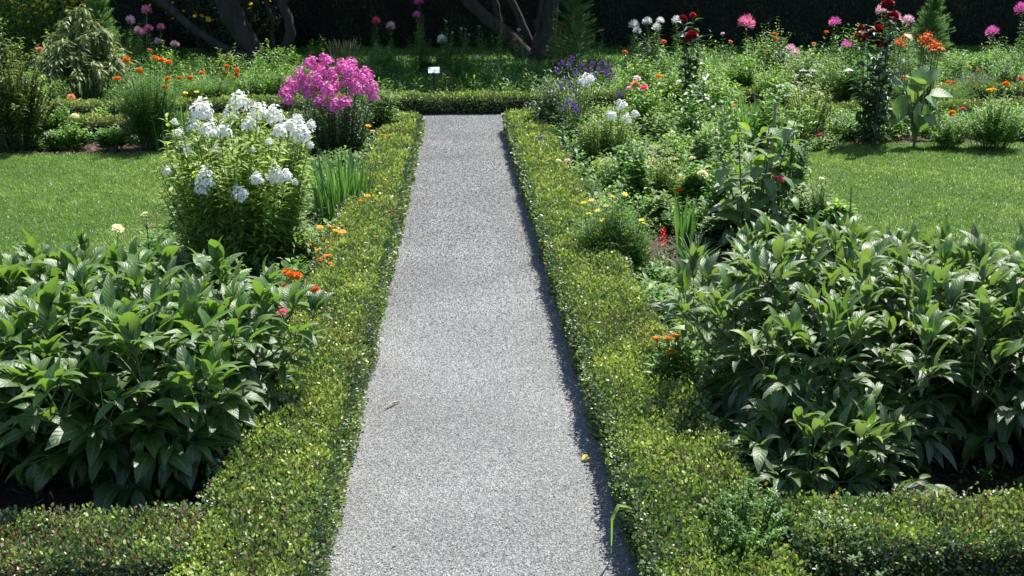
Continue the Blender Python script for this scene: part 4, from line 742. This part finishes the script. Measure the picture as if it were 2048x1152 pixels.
for k, (bx, by, tp, hw, mk, ti, lab) in enumerate(back_fill):
    border('foliage_plant', lab, 'plant', bx, by, tp, hw, dict(ns=14, leaf='lance' if k % 2 else 'ovate', ll=.10, nodes=13, el=(0, 55), matk=mk, tint=ti, tmin=.1, base=.6), [], seed=540+k)

for k, (bx, by, px, py, kind, col, sz, lab) in enumerate([(1412, 440, 1405, 347, 'zinnia', 'cream', 1.2, 'single large cream zinnia left of the tall broad leaved plant'), (1318, 420, 1300, 322, 'umbel', 'cream', 1.2, 'cream flat topped flower in front of the yarrow'), (1440, 380, 1430, 262, 'zinnia', 'cream', 1., 'small cream zinnia above the tall broad leaved plant'),
        (1470, 300, 1468, 212, 'zinnia', 'coral', 1., 'coral zinnia against the daylily strap leaves'), (1370, 320, 1378, 232, 'umbel', 'white', .9, 'small white flower cluster right of the lower white phlox heads'), (1225, 400, 1208, 318, 'umbel', 'greencream', 1., 'yellow green flower head beside the lime yellow leaves')]):
    border('zinnia' if kind == 'zinnia' else 'yarrow', lab, 'zinnia' if kind == 'zinnia' else 'yarrow', bx, by, py+12, 14, dict(ns=5, leaf='lance', ll=.08, nodes=9, tmin=.15), [(px, py)], kind, col, sz, seed=600+k, jit=.01)

# ---- stakes
def stake(x0, y0, x1, z1, label, r0=.007):
    root = MB(); P = np.array([[[0, 0, 0], [(x1-x0)*.5, 0, z1*.5], [x1-x0, 0, z1]]]); root.add(*tubes(P, np.full((1, 3), r0), 7))
    c = P[0, -1]; root.add([c+[0, 0, 0], c+[r0, 0, 0], c+[0, r0, 0]], [[0, 1, 2]], np.zeros((3, 3)))
    o = root.build('bamboo_stake', M['cane'], loc=(x0, y0, 0)); tag(o, label, 'stake')
x, y = P_(1528, 492); q = atY(1552, 205, y); stake(x, y, q[0], q[2], 'tan bamboo stake tied to the tall broad leaved plant', .008)
x, y = P_(1697, 510); q = atY(1703, 375, y); stake(x, y, q[0], q[2], 'thin stake standing against the right lawn', .005)
x, y = P_(1340, 545); q = atY(1341, 500, y); stake(x, y, q[0], q[2], 'short pale stick in the bare mulch near the red spike', .005)
for bx, by, tx, tp, lab in [(1628, 292, 1632, 195, 'left of three thin stakes behind the right lawn'), (1645, 288, 1648, 210, 'middle of three thin stakes behind the right lawn'), (1658, 285, 1662, 190, 'right of three thin stakes behind the right lawn')]:
    x, y = P_(bx, by); q = atY(tx, tp, y); stake(x, y, q[0], q[2], lab, .007)

# ---- border behind the right lawn
def dahlia(bx, by, top, hw, ns, spots, label, seed, s=1.25):
    return border('dahlia', label, 'dahlia', bx, by, top, hw, dict(ns=ns, leaf='ovate', ll=.125, nodes=15, el=(-30, 40), matk='darkgreen', smat='dstem', tmin=.10, base=.4, taper=.2, sr=.007, dome=.25, tint=.5), spots, 'dahlia', 'darkred', s, seed=seed, jit=.12)
dahlia(1745, 292, 45, 50, 8, [(1720, 76), (1755, 62), (1784, 34), (1775, 8), (1762, 88), (1722, 58, 'darkred', .8)], 'tall dark leaved dahlia with dark red flowers behind the right lawn', 180)
dahlia(1380, 262, 50, 26, 5, [(1383, 73), (1366, 38, 'darkred', .9), (1386, 31, 'red', .7)], 'dark stemmed dahlia with a big crimson ball flower right of centre', 181, 1.35)
dahlia(1395, 275, 170, 34, 7, [], 'low dark broad leaves at the foot of the crimson dahlia', 182)
border('zinnia', 'airy white flowered plant on bare stems behind the right lawn', 'plant', 1615, 290, 165, 52, dict(ns=34, leaf='lance', ll=.06, nodes=12, matk='phlox', smat='dstem', tint=.7, tmin=.42, sr=.004), [(1600, 165), (1618, 150), (1632, 172), (1590, 150), (1610, 180), (1560, 170), (1640, 185), (1575, 190), (1625, 140), (1606, 140), (1588, 172)], 'umbel', 'white', .75, seed=183)
border('zinnia', 'low bedding plant with pink flowers under the bare stems at the right lawn edge', 'plant', 1630, 296, 272, 60, dict(ns=36, leaf='ovate', ll=.06, nodes=5, matk='pale', tint=.3, tmin=.1, base=.8), [(1641, 269, 'hotpink', .9), (1612, 269, 'hotpink', .9), (1553, 222, 'palepink', .8)], 'zinnia', 'hotpink', seed=184)
blades('daylily', 'clump of bright green strap leaves between the crimson dahlia and the right lawn', 'daylily', 1490, 285, 185, 62, 150, matk='blade', seed=185, w=.035, droop=.6)
def bigleaf():
    x, y = P_(1828, 294); h = htop(140, y); root = empty('big_leaved_plant', (x, y, 0), 'plant with huge pale drooping leaves right of the tall dark dahlia', 'plant')
    r = np.random.default_rng(9); mb = MB(); st = MB()
    spec = [(1838, 175, 1815, 145, .30), (1830, 185, 1850, 140, .28), (1812, 180, 1785, 165, .25), (1850, 195, 1885, 240, .34), (1835, 205, 1845, 265, .30), (1820, 190, 1800, 215, .26), (1858, 190, 1880, 190, .24), (1840, 225, 1868, 250, .26), (1815, 215, 1790, 240, .25), (1835, 170, 1826, 190, .24), (1850, 170, 1868, 150, .2)]
    for ax, ay, tx, ty, L in spec:
        a = atY(ax, ay, y+r.uniform(-.06, .06))-np.array([x, y, 0]); t = atY(tx, ty, y+r.uniform(-.22, .06))-np.array([x, y, 0]); d = t-a
        mb.add(*place(leafT(6, .62, .2, .9, 'broad' if False else 'ovate', .25), a, nrm(d), nrm(np.array([r.normal(0, .3), -.55, 1.])), L*1.05, r.uniform(.3, .9)))
        st.add(*tubes(np.array([[[0, 0, 0], a*.5+np.array([0, 0, .06]), a]]), np.array([[.009, .007, .005]]), 6, .5))
    st.build('stem', M['stem'], root); mb.build('leaves', M['broadpale'], root)
M['broadpale'] = leaf_mat('huge pale leaf', [(0, (.12, .18, .10)), (1, (.20, .29, .14))], rough=.5, trans=.26, spec=.5, vein=.6, tcol=(1.8, 2.0, .7))
bigleaf()
def lily():
    x, y = P_(1838, 255); y = 10.6; x = float(atY(1838, 255, y)[0])
    spots = [(1800, 85), (1812, 76), (1806, 96), (1796, 88), (1818, 80), (1846, 78), (1856, 72), (1850, 86), (1862, 84), (1868, 90), (1858, 96), (1872, 98), (1866, 104), (1876, 92), (1844, 88), (1880, 100), (1852, 78)]
    border('lily', 'tall lily with clusters of orange red flowers right of the dark dahlia', 'lily', 1838, 255, 95, 40, dict(ns=7, leaf='narrow', ll=.10, nodes=26, el=(0, 50), matk='green', smat='dstem', tmin=.2, per=3, sr=.006, base=.7), spots, 'lily', 'lily', 1.25, seed=186, Y=10.6, jit=.1)
lily()
border('marigold', 'full marigold bush with orange and yellow flowers at the right edge of the photo', 'marigold', 1985, 300, 190, 66, dict(ns=52, leaf='lance', ll=.075, nodes=14, matk='green', tint=.65, dome=.45), [(2012, 169, 'orange', 1.3), (1978, 182, 'yellow', 1.1), (1986, 181, 'yellow', 1.1), (2040, 158, 'coral', 1.1), (1905, 226, 'amber', 1.2), (1998, 215, 'yellow', .7)], 'marigold', 'orange', seed=187)
border('marigold', 'low bushy plant with orange flowers right of the huge pale leaves', 'marigold', 1895, 298, 232, 50, dict(ns=36, leaf='lance', ll=.07, nodes=9, matk='green', tint=.6, dome=.4), [(1926, 218, 'coral', 1.), (1903, 227, 'amber', 1.1)], 'marigold', 'amber', seed=188)
border('marigold', 'marigold with several orange flowers on the far right box hedge', 'marigold', 1895, 215, 172, 55, dict(ns=34, leaf='narrow', ll=.09, nodes=9, fine=3, matk='green', tint=.5), [(1853, 165), (1870, 174, 'amber', 1.), (1896, 165), (1809, 160), (1906, 166, 'coral', 1.), (1853, 173, 'orange', .9)], 'marigold', 'orange', 1.15, seed=189)
border('foliage_plant', 'grey green airy bush above the far right hedge', 'bush', 1945, 205, 145, 52, dict(ns=36, leaf='narrow', ll=.08, nodes=12, fine=3, matk='grey', tint=.3), [(1938, 134, 'yellow', .9), (1956, 140, 'amber', .8), (1940, 160, 'coral', .7)], 'marigold', 'yellow', seed=190)

# ---- beyond the far hedge, right
border('zinnia', 'zinnia with a salmon flower below the white cleomes', 'zinnia', 1330, 190, 100, 30, dict(ns=12, leaf='ovate', ll=.10, nodes=9, matk='green', tint=.5), [(1327, 84, 'coral', 1.5)], 'zinnia', 'coral', seed=200)
border('zinnia', 'zinnia with a salmon orange flower left of the white cleomes', 'zinnia', 1250, 180, 112, 26, dict(ns=10, leaf='lance', ll=.12, nodes=9, matk='green', tint=.4), [(1250, 104, 'coral', 1.6)], 'zinnia', 'coral', seed=201)
cleome(1275, 165, [(1268, 51), (1274, 62, 'white', 1.)], 'white', 'white cleome, leftmost of the white group right of centre', 202, 1.4, hw=22, ns=7)
cleome(1300, 165, [(1294, 44)], 'white', 'white cleome, second from left in the white group', 203, 1.2, hw=14)
cleome(1318, 165, [(1320, 42), (1313, 56, 'white', 1.1)], 'white', 'white cleome with two heads, right of the white group', 204, 1.0, hw=16)
cleome(1350, 170, [(1353, 41)], 'white', 'single white cleome just left of the crimson dahlia', 205, 1.15)
cleome(1495, 190, [(1492, 48)], 'pink', 'cleome with a large bright pink head against the dark hedge', 206, 1.9, hw=14)
border('zinnia', 'small zinnia with a pale and an orange flower left of the bright pink cleome', 'zinnia', 1455, 170, 80, 22, dict(ns=9, leaf='lance', ll=.09, nodes=10, matk='green', tint=.4), [(1445, 67, 'palepink', 1.), (1461, 83, 'orange', 1.1)], 'zinnia', 'orange', seed=207)
border('marigold', 'marigold with three orange flowers right of the bright pink cleome', 'marigold', 1556, 175, 82, 34, dict(ns=18, leaf='ovate', ll=.09, nodes=11, matk='grey', tint=.15), [(1549, 69), (1551, 80), (1536, 103, 'orange', 1.)], 'marigold', 'orange', 1.5, seed=208)
border('zinnia', 'leafy zinnia with a small red flower right of the three orange marigolds', 'zinnia', 1620, 180, 95, 36, dict(ns=18, leaf='ovate', ll=.09, nodes=10, matk='green', tint=.5), [(1627, 87, 'coral', 1.1), (1676, 119, 'coral', 1.), (1653, 64, 'orange', 1.1)], 'zinnia', 'coral', seed=209)
cleome(1672, 180, [(1670, 46)], 'magenta', 'magenta cleome left of the tall dark dahlia', 210, 1.45)
cleome(1693, 195, [(1693, 91)], 'magenta', 'short mauve cleome in front of the magenta one', 211, 1.2)
cleome(1592, 195, [(1590, 107), (1582, 98, 'palepink', 1.)], 'palepink', 'short faded pink cleome right of the three orange marigolds', 212, 1.2)
cleome(1765, 190, [(1763, 22)], 'palepink', 'pale cleome behind the tall dark dahlia, highest of three', 213, 1.3)
cleome(1790, 190, [(1791, 35)], 'palepink', 'pale pink cleome behind the tall dark dahlia, middle of three', 214, 1.3)
cleome(1817, 190, [(1816, 42)], 'palepink', 'pale cleome just left of the feathery cone', 215, 1.3)
cleome(1985, 150, [(1985, 65)], 'magenta', 'magenta cleome standing alone against the dark hedge on the right', 216, 1.7)
cleome(2045, 160, [(2044, 20)], 'magenta', 'magenta cleome cut by the right edge of the photo', 217, 1.8, ns=6, hw=20)
fill = [(1420, 215, 117, 46, 'green', .75), (1480, 205, 112, 40, 'green', .6), (1545, 215, 122, 44, 'green', .8), (1600, 205, 107, 40, 'pale', .3), (1655, 215, 117, 40, 'green', .55), (1275, 215, 112, 40, 'green', .6), (1340, 220, 132, 40, 'green', .7), (1445, 250, 157, 44, 'green', .7), (1380, 180, 97, 36, 'green', .5), (1700, 215, 122, 30, 'green', .4), (1800, 205, 102, 30, 'green', .45), (1560, 250, 167, 40, 'green', .6), (2010, 200, 107, 40, 'green', .45), (1960, 175, 104, 40, 'green', .4), (1250, 240, 142, 36, 'green', .65)]
labs = ['bright green bush left of the pink cleome stalk', 'leafy green bush under the bright pink cleome', 'yellow green bush below the three orange marigolds', 'pale leafy bush above the white airy plant', 'leafy bush below the magenta cleome', 'leafy bush below the leftmost white cleome', 'leafy bush left of the crimson dahlia stem', 'leafy bush above the strap leaves of the daylily', 'dark leafy growth behind the crimson dahlia', 'leafy growth left of the tall dark dahlia', 'leafy stems behind the orange red lilies on the left', 'leafy bush right of the daylily strap leaves', 'green growth above the full marigold bush at the right edge', 'short green growth right of the feathery cone', 'leafy bush just behind the purple bellflowers']
for k, ((bx, by, tp, hw, mk, ti), lab) in enumerate(zip(fill, labs)):
    border('foliage_plant', lab, 'bush', bx, by, tp, hw, dict(ns=26, leaf='ovate' if k % 2 else 'lance', ll=.10, nodes=11, matk=mk, tint=ti, tmin=.1), [], seed=220+k)
for k, (bx, by, tp, hw, lab) in enumerate([(1910, 150, 112, 20, 'thin seedling stems at the foot of the dark hedge, right of the feathery cone'), (2030, 150, 85, 34, 'yellow green leafy stems under the right edge cleome'), (1540, 140, 45, 40, 'dark shrub with small sunlit leaves against the hedge behind the orange marigolds')]):
    border('foliage_plant', lab, 'plant', bx, by, tp, hw, dict(ns=14, leaf='ovate', ll=.07, nodes=12, matk='green', tint=.5, tmin=.15), [], seed=240+k)

# ---- ground cover between the plants
def cover(poly, n, hmax, matk, label, seed, tint=.4, ll=.05, leaf='ovate'):
    r = np.random.default_rng(seed); xs = [p[0] for p in poly]; ys = [p[1] for p in poly]
    x = r.uniform(min(xs), max(xs), n*3); y = r.uniform(min(ys), max(ys), n*3); k = inpoly(x, y, poly) & (lfn(np.stack([x, y, 0*x], -1), 2.4, seed) > -.25); x, y = x[k][:n], y[k][:n]; n = len(x)
    h = hmax*r.uniform(.35, 1.1, n)*(1+.35*lfn(np.stack([x, y, 0*x], -1), 1.7, seed+4)); m = 15
    u = np.tile(np.linspace(.25, 1, m), n); P = np.repeat(np.stack([x, y, 0*x], -1), m, 0); P[:, 2] = np.repeat(h, m)*u; P[:, :2] += r.normal(0, .02, (n*m, 2))
    a = np.tile(np.arange(m)*2.4, n)+np.repeat(r.uniform(0, 6, n), m); e = r.uniform(0, 1., n*m)
    mb = MB(); mb.add(*place(LT[leaf](2), P, hdir(a, e), hnor(a, e)+r.normal(0, .25, (n*m, 3)), ll*r.uniform(.7, 1.3, n*m)*(1.1-.4*u)*np.repeat(np.clip(r.normal(1, .3, n), .5, 1.8), m), np.clip(tint+r.normal(0, .2, n*m)+np.repeat(r.normal(0, .15, n), m), 0, 1)))
    tag(mb.build('ground_cover', M[matk]), label, 'ground cover', kind='stuff')
cover([(-1.9, 4.6), (-.78, 4.6), (-.78, 10.2), (-2.3, 10.2), (-1.95, 7.5)], 900, .17, 'green', 'low mixed green leaves covering the bed left of the path', 401, .5)
cover([(-1.5, 4.4), (-.76, 4.4), (-.76, 10.2), (-1.3, 10.2)], 420, .15, 'pale', 'low pale leaves along the inner side of the left hedge', 402, .25)
cover([(.88, 6.3), (2.2, 6.3), (2.7, 9.6), (2.9, 10.6), (.88, 10.6)], 1500, .26, 'green', 'low mixed green leaves covering the far part of the right bed', 403, .55, .06)
cover([(.88, 6.0), (2.1, 6.0), (2.6, 9.6), (.9, 10.6)], 600, .24, 'pale', 'low pale leaves mixed through the right bed', 404, .25, .055)
cover([(1.5, 4.6), (2.35, 4.6), (2.4, 6.6), (1.7, 6.6)], 350, .16, 'green', 'low leaves behind the right peonies', 407, .5)
cover([(2.7, 9.7), (8, 9.62), (8, 10.9), (2.7, 10.6)], 1500, .24, 'green', 'low leaves covering the border behind the right lawn', 405, .5, .06)
cover([(2.7, 9.7), (8, 9.6), (8, 10.4), (2.7, 10.2)], 500, .16, 'pale', 'low pale leaves at the lawn side of the right back border', 409, .3, .05)
cover([(-6.5, 9.62), (-2.1, 9.55), (-2.1, 10.1), (-6.5, 9.9)], 420, .15, 'green', 'low leaves covering the border behind the left lawn', 406, .45, .05)
cover([(.87, 2.9), (1.2, 2.9), (1.25, 4.3), (1.05, 5.3), (.87, 5.3)], 260, .20, 'green', 'low leaves between the right hedge and the big peony', 411, .5, .06)
cover([(.87, 2.6), (3, 2.6), (3, 2.9), (.87, 2.9)], 60, .10, 'green', 'small weeds in the shade under the right peonies', 412, .2, .05)
cover([(-1.0, 2.55), (-.76, 2.5), (-.76, 4.6), (-1.1, 4.6)], 70, .10, 'green', 'small leaves between the left peony and the hedge', 408, .4)
cover([(-8, 12.3), (-1, 12.4), (1.5, 12.6), (9, 13.2), (9, 16.0), (-8, 15.5)], 4200, .34, 'green', 'mixed leafy growth in the borders beyond the far hedge', 410, .45, .085, 'lance')

# ================================================================= TREES, TALL HEDGE
def tree(name, x, y, limbs, label, crown, seed, nleaf=16000):
    """limbs: polylines of (x,y,z,r) relative to the base"""
    root = empty(name, (x, y, 0), label, 'tree', None); r = np.random.default_rng(seed)
    mb = MB()
    for li in limbs:
        a = np.array(li, float); m = 14; t = np.linspace(0, len(a)-1, m); Pl = np.stack([np.interp(t, np.arange(len(a)), a[:, k]) for k in range(4)], -1)
        Pl[1:-1, :3] = (Pl[:-2, :3]+2*Pl[1:-1, :3]+Pl[2:, :3])/4; Pl[1:-1, :2] += r.normal(0, .012, (m-2, 2))
        mb.add(*tubes(Pl[None, :, :3], Pl[None, :, 3]*(1+.05*r.normal(size=m)), 12))
    mb.build('trunk', M['bark'], root)
    cx, cy, cz, rx, ry, rz = crown; K = 70; c = r.normal(size=(K, 3)); c = nrm(c)*(r.random((K, 1))**.45)*np.array([rx, ry, rz])+np.array([cx, cy, cz]); c[:, 2] = np.maximum(c[:, 2], 2.0)
    k = r.integers(0, K, nleaf); P = c[k]+r.normal(0, 1, (nleaf, 3))*np.array([.42, .42, .26]); P[:, 2] = np.maximum(P[:, 2], 1.75)
    mb = MB(); a = r.uniform(0, 6.283, nleaf); e = r.normal(-.2, .4, nleaf); mb.add(*place(leafT(2, .5, .2, .4, 'ovate'), P, hdir(a, e), hnor(a, e)+r.normal(0, .3, (nleaf, 3)), .15*r.uniform(.7, 1.2, nleaf), r.random(nleaf)))
    # limbs into the crown
    top = [np.array(li[-1]) for li in limbs]; br = []
    for q in c: s = top[r.integers(len(top))]; br.append(np.stack([s[:3], (s[:3]+q)/2+r.normal(0, .15, 3), q]))
    tb = MB(); tb.add(*tubes(np.array(br), np.tile([.05, .03, .012], (K, 1)), 5)); tb.build('branch', M['bark'], root)
    mb.build('crown', M['treeleaf'], root)
def limb(Y, pts, x0, y0):    # trunk outline points measured on the photo: (px, py, diameter px, extra depth)
    out = []
    for px, py, dpx, dy in pts:
        p = atY(px, py, Y+dy); out.append((p[0]-x0, p[1]-y0, p[2], dpx/2*(Y+dy)/FPX))
    return out
def up(l, dx, dy, dz, r): a = l[-1]; return l+[(a[0]+dx, a[1]+dy, a[2]+dz, r)]
Y1 = 18.2; bxl = float(atY(525, 122, Y1)[0])
L1 = up(limb(Y1, [(535, 140, 44, 0), (515, 110, 40, 0), (480, 62, 38, 0), (455, 20, 40, 0), (438, -20, 36, 0)], bxl, Y1), -.5, .4, 1.8, .10)
L1b = up(limb(Y1, [(520, 112, 24, .1), (492, 60, 22, .1), (468, 10, 22, .1), (455, -25, 20, .1)], bxl, Y1), .1, .6, 1.8, .08)
L2 = up(limb(Y1-.3, [(530, 125, 20, .2), (448, 100, 18, 0), (405, 70, 16, 0), (355, 30, 16, 0), (305, -10, 16, 0)], bxl, Y1), -1.0, 0, 1.2, .05)
L3 = up(limb(Y1+.2, [(560, 130, 24, 0), (572, 100, 22, 0), (582, 60, 20, 0), (575, 25, 18, 0), (555, -8, 18, 0)], bxl, Y1), .6, .3, 1.8, .06)
L4 = up(limb(Y1+.4, [(548, 125, 9, 0), (546, 80, 8, 0), (542, 40, 7, 0), (532, -10, 7, 0)], bxl, Y1), .2, 0, 1.2, .03)
tree('tree', bxl, Y1, [L1, L1b, L2, L3, L4], 'multi stemmed dark tree with a leaning limb behind the magenta phlox', (-.6, .9, 4.6, 3.4, 2.6, 1.9), 301, 20000)
Y2 = 18.6; bxr = float(atY(1080, 118, Y2)[0])
R1 = up(limb(Y2, [(1082, 130, 44, 0), (1086, 95, 44, 0), (1092, 50, 38, 0), (1102, 0, 34, 0), (1110, -25, 32, 0)], bxr, Y2), .6, .3, 1.8, .10)
R2 = up(limb(Y2, [(1062, 120, 30, .1), (1030, 80, 26, .1), (985, 45, 24, .1), (950, 15, 24, .1), (925, -15, 24, .1)], bxr, Y2), -1.4, .3, 1.4, .08)
R3 = up(limb(Y2+.2, [(1070, 118, 18, 0), (1050, 60, 17, 0), (1030, 15, 15, 0), (1012, -15, 15, 0)], bxr, Y2), -.5, .5, 1.8, .05)
R4 = up(limb(Y2-.1, [(1074, 118, 13, 0), (1075, 60, 12, 0), (1083, 10, 11, 0), (1086, -15, 11, 0)], bxr, Y2), .1, .2, 1.6, .04)
R5 = up(limb(Y2+.3, [(1040, 120, 14, 0), (1000, 60, 14, 0), (992, 15, 14, 0), (985, -15, 14, 0)], bxr, Y2), -.2, .5, 1.6, .04)
tree('tree', bxr, Y2, [R1, R2, R3, R4, R5], 'multi stemmed dark tree beyond the end of the path', (.0, -1.5, 4.7, 2.3, 2.0, 1.9), 302, 30000)

def tall_hedge():
    r = np.random.default_rng(77); x0, x1, y0, H = -13, 14.5, 21.2, 4.6; root = empty('evergreen_hedge', (0, y0, 0), 'tall dark evergreen hedge across the whole back of the garden', 'hedge')
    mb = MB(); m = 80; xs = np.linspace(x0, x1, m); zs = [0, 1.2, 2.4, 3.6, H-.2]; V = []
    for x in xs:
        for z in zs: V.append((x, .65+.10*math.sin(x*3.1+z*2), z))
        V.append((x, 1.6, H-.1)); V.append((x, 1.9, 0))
    k = 7; F = [[i*k+j, (i+1)*k+j, (i+1)*k+j+1, i*k+j+1] for i in range(m-1) for j in range(k-1)]; mb.add(V, F, np.zeros((len(V), 3))); mb.build('dark_backing', M['core'], root, smooth=False)  # solid backing behind the leaves, coloured near black for the deep shade
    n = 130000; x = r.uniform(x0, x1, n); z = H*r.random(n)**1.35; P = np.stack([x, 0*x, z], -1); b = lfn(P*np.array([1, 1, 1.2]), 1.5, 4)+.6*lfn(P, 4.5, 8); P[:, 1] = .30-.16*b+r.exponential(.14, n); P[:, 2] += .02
    D = nrm(r.normal(0, .6, (n, 3))+np.array([0, -.5, .1])); N = nrm(r.normal(0, .5, (n, 3))+np.array([0, -.3, 1]))
    mb.add if False else None
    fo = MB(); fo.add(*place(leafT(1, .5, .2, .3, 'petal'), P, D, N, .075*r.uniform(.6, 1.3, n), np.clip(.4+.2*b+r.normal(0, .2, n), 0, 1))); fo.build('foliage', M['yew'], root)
    n = 40000; P = np.stack([r.uniform(x0, x1, n), r.uniform(.2, 2, n), H+r.normal(0, .12, n)], -1); fo2 = MB(); fo2.add(*place(leafT(1, .5, .2, .3, 'petal'), P, nrm(r.normal(0, 1, (n, 3))+np.array([0, 0, .5])), [.1, .2, 1], .12, r.random(n))); fo2.build('top_growth', M['yew'], root)
tall_hedge()
def flowering_shrub(x, y, R, h, n, spots, label, seed, matk='yew'):
    r = np.random.default_rng(seed); root = empty('flowering_shrub', (x, y, 0), label, 'shrub')
    ns = 60; az = r.uniform(0, 6.283, ns); rho = np.sqrt(r.random(ns)); T = np.stack([R*rho*np.cos(az), .55*R*rho*np.sin(az), h*(1-.35*rho**2)*r.uniform(.6, 1.02, ns)], -1); B = T*np.array([.3, .3, 0]); C = B*.5+T*.5; C[:, 2] = T[:, 2]*.6
    mb = MB(); mb.add(*tubes(bez(B, C, T, np.linspace(0, 1, 6)), np.tile(np.linspace(.012, .004, 6), (ns, 1)), 4)); mb.build('stem', M['dstem'], root)
    P = bez(B, C, T, np.linspace(.1, 1, n//ns)).reshape(-1, 3)+r.normal(0, .07, (n//ns*ns, 3)); P[:, 2] = np.abs(P[:, 2]); k = len(P); a = r.uniform(0, 6.283, k); e = r.normal(0, .5, k)
    mb = MB(); mb.add(*place(leafT(2, .4, .2, .6, 'ovate'), P, hdir(a, e), hnor(a, e)+r.normal(0, .2, (k, 3)), .085*r.uniform(.6, 1.2, k), np.clip(r.normal(.5, .3, k), 0, 1))); mb.build('foliage', M[matk], root)
    for px, py, s in spots:
        p = atY(px, py, y-r.uniform(.35, .6)*R*.6)-np.array([x, y, 0]); head('daisy', 'yellow', root, tuple(p), s, .5, r)
xs_, ys_ = float(atY(60, 90, 18.0)[0]), 18.0
sp = [(int(a), int(b), c) for a, b, c in zip(np.random.default_rng(1).uniform(-5, 175, 46), np.random.default_rng(2).beta(1, 3, 46)*62, np.random.default_rng(3).uniform(.8, 1.7, 46))]
flowering_shrub(xs_, ys_, 1.5, 1.9, 9000, sp, 'dark shrub dotted with small yellow flowers, top left corner', 78, 'green')
xs2 = float(atY(455, 60, 20.4)[0])
flowering_shrub(xs2, 20.4, 1.4, 1.7, 5000, [(390, 32, 1.7), (404, 32, 1.7), (417, 39, 1.9), (501, 8, 1.6), (499, 17, 1.9), (367, 22, 1.2), (345, 5, 1.), (332, 25, 1.), (300, 10, 1.), (345, 37, .9), (540, 2, 1.2)], 'dark shrub with a few yellow flowers behind the left tree', 79, 'yew')

# ================================================================= SMALL THINGS ON THE PATH
def small():
    x, y = G(785, 818); mb = MB(); mb.add(*tubes(np.array([[[-.026, -.03, .018], [0, .003, .026], [.012, .022, .020], [.03, .030, .018]]]), np.array([[.003, .0042, .0045, .002]]), 7)); tag(mb.build('twig', M['twigpale'], loc=(x, y, 0)), 'short dry tan twig lying on the gravel', 'twig')
    x, y = G(1163, 928); mb = MB(); mb.add(*place(leafT(4, .75, .25, .6, 'round'), [[0, 0, .02]], [1, .3, .25], [0, -.3, 1], .034, .9)); tag(mb.build('fallen_leaf', M['p_cream'], loc=(x, y, 0)), 'pale yellow fallen leaf on the gravel near the right hedge', 'leaf')
    x, y = G(650, 1110); mb = MB(); mb.add(*place(leafT(4, .5, .35, .6, 'lance'), [[0, 0, .02]], [1, .5, .2], [0, -.3, 1], .03, .4)); tag(mb.build('fallen_leaf', M['deadleaf'], loc=(x, y, 0)), 'reddish brown curled leaf on the gravel at the bottom left', 'leaf')
    x, y = G(1178, 936); mb = MB(); mb.add(*place(leafT(3, .4, .35, .6, 'lance'), [[0, 0, .018]], [1, -.4, .2], [0, -.3, 1], .024, .8)); tag(mb.build('fallen_leaf', M['deadleaf'], loc=(x, y, 0)), 'small brown leaf beside the pale yellow one', 'leaf')
    # arching grass blade out of the hedge
    a = atY(1268, 1020, 2.50); b = atY(1235, 1012, 2.46); c = atY(1222, 1040, 2.46); d = atY(1222, 1108, 2.50); P = np.stack([a, (a+b)/2+[0, 0, .003], b, c, (c+d)/2, d]); x0 = P[0].copy(); x0[2] = 0
    wd = np.array([.006, .007, .0075, .007, .005, .0008]); V = np.stack([P-x0+wd[:, None]*np.array([.0, .7, .5]), P-x0, P-x0+wd[:, None]*np.array([.75, -.5, .0])], 1); n = 6
    F = [[3*i+j, 3*i+j+1, 3*i+j+4, 3*i+j+3] for i in range(n-1) for j in (0, 1)]; A = np.zeros((18, 3)); A[:, 2] = .8; mb = MB(); mb.add(V, F, A); tag(mb.build('grass_blade', M['green'], loc=x0), 'long green grass blade arching from the right hedge over the gravel', 'grass blade')
M['twigpale'] = bark_mat('dry twig', (.22, .15, .11), (.48, .38, .30), 60)
M['deadleaf'] = leaf_mat('dead leaf', [(0, (.22, .07, .04)), (1, (.40, .22, .13))], rough=.7, trans=.1, tcol=(1, 1, 1))
small()

# ---- groups for kinds that repeat
from collections import Counter
tops = [o for o in bpy.data.objects if o.parent is None and o.get('category')]
cnt = Counter(o['category'] for o in tops)
GN = {'plant': 'leafy plants in the flower borders', 'bush': 'bushes in the flower borders', 'zinnia': 'zinnias in the flower borders', 'marigold': 'marigolds in the flower borders', 'cleome': 'cleomes beyond the far hedge', 'calendula': 'calendulas beside the path hedges',
      'stake': 'stakes among the plants', 'iris': 'irises in the left beds', 'phlox': 'phlox in the beds', 'dahlia': 'dahlias in the flower borders', 'bellflower': 'purple bellflowers in the right bed', 'tree': 'dark trees at the back', 'shrub': 'shrubs in the garden', 'leaf': 'fallen leaves on the gravel', 'daylily': 'daylily clumps', 'grass clump': 'ornamental grass clumps'}
for o in tops:
    if not o.get('group') and cnt[o['category']] > 1 and o['category'] in GN: o['group'] = GN[o['category']]
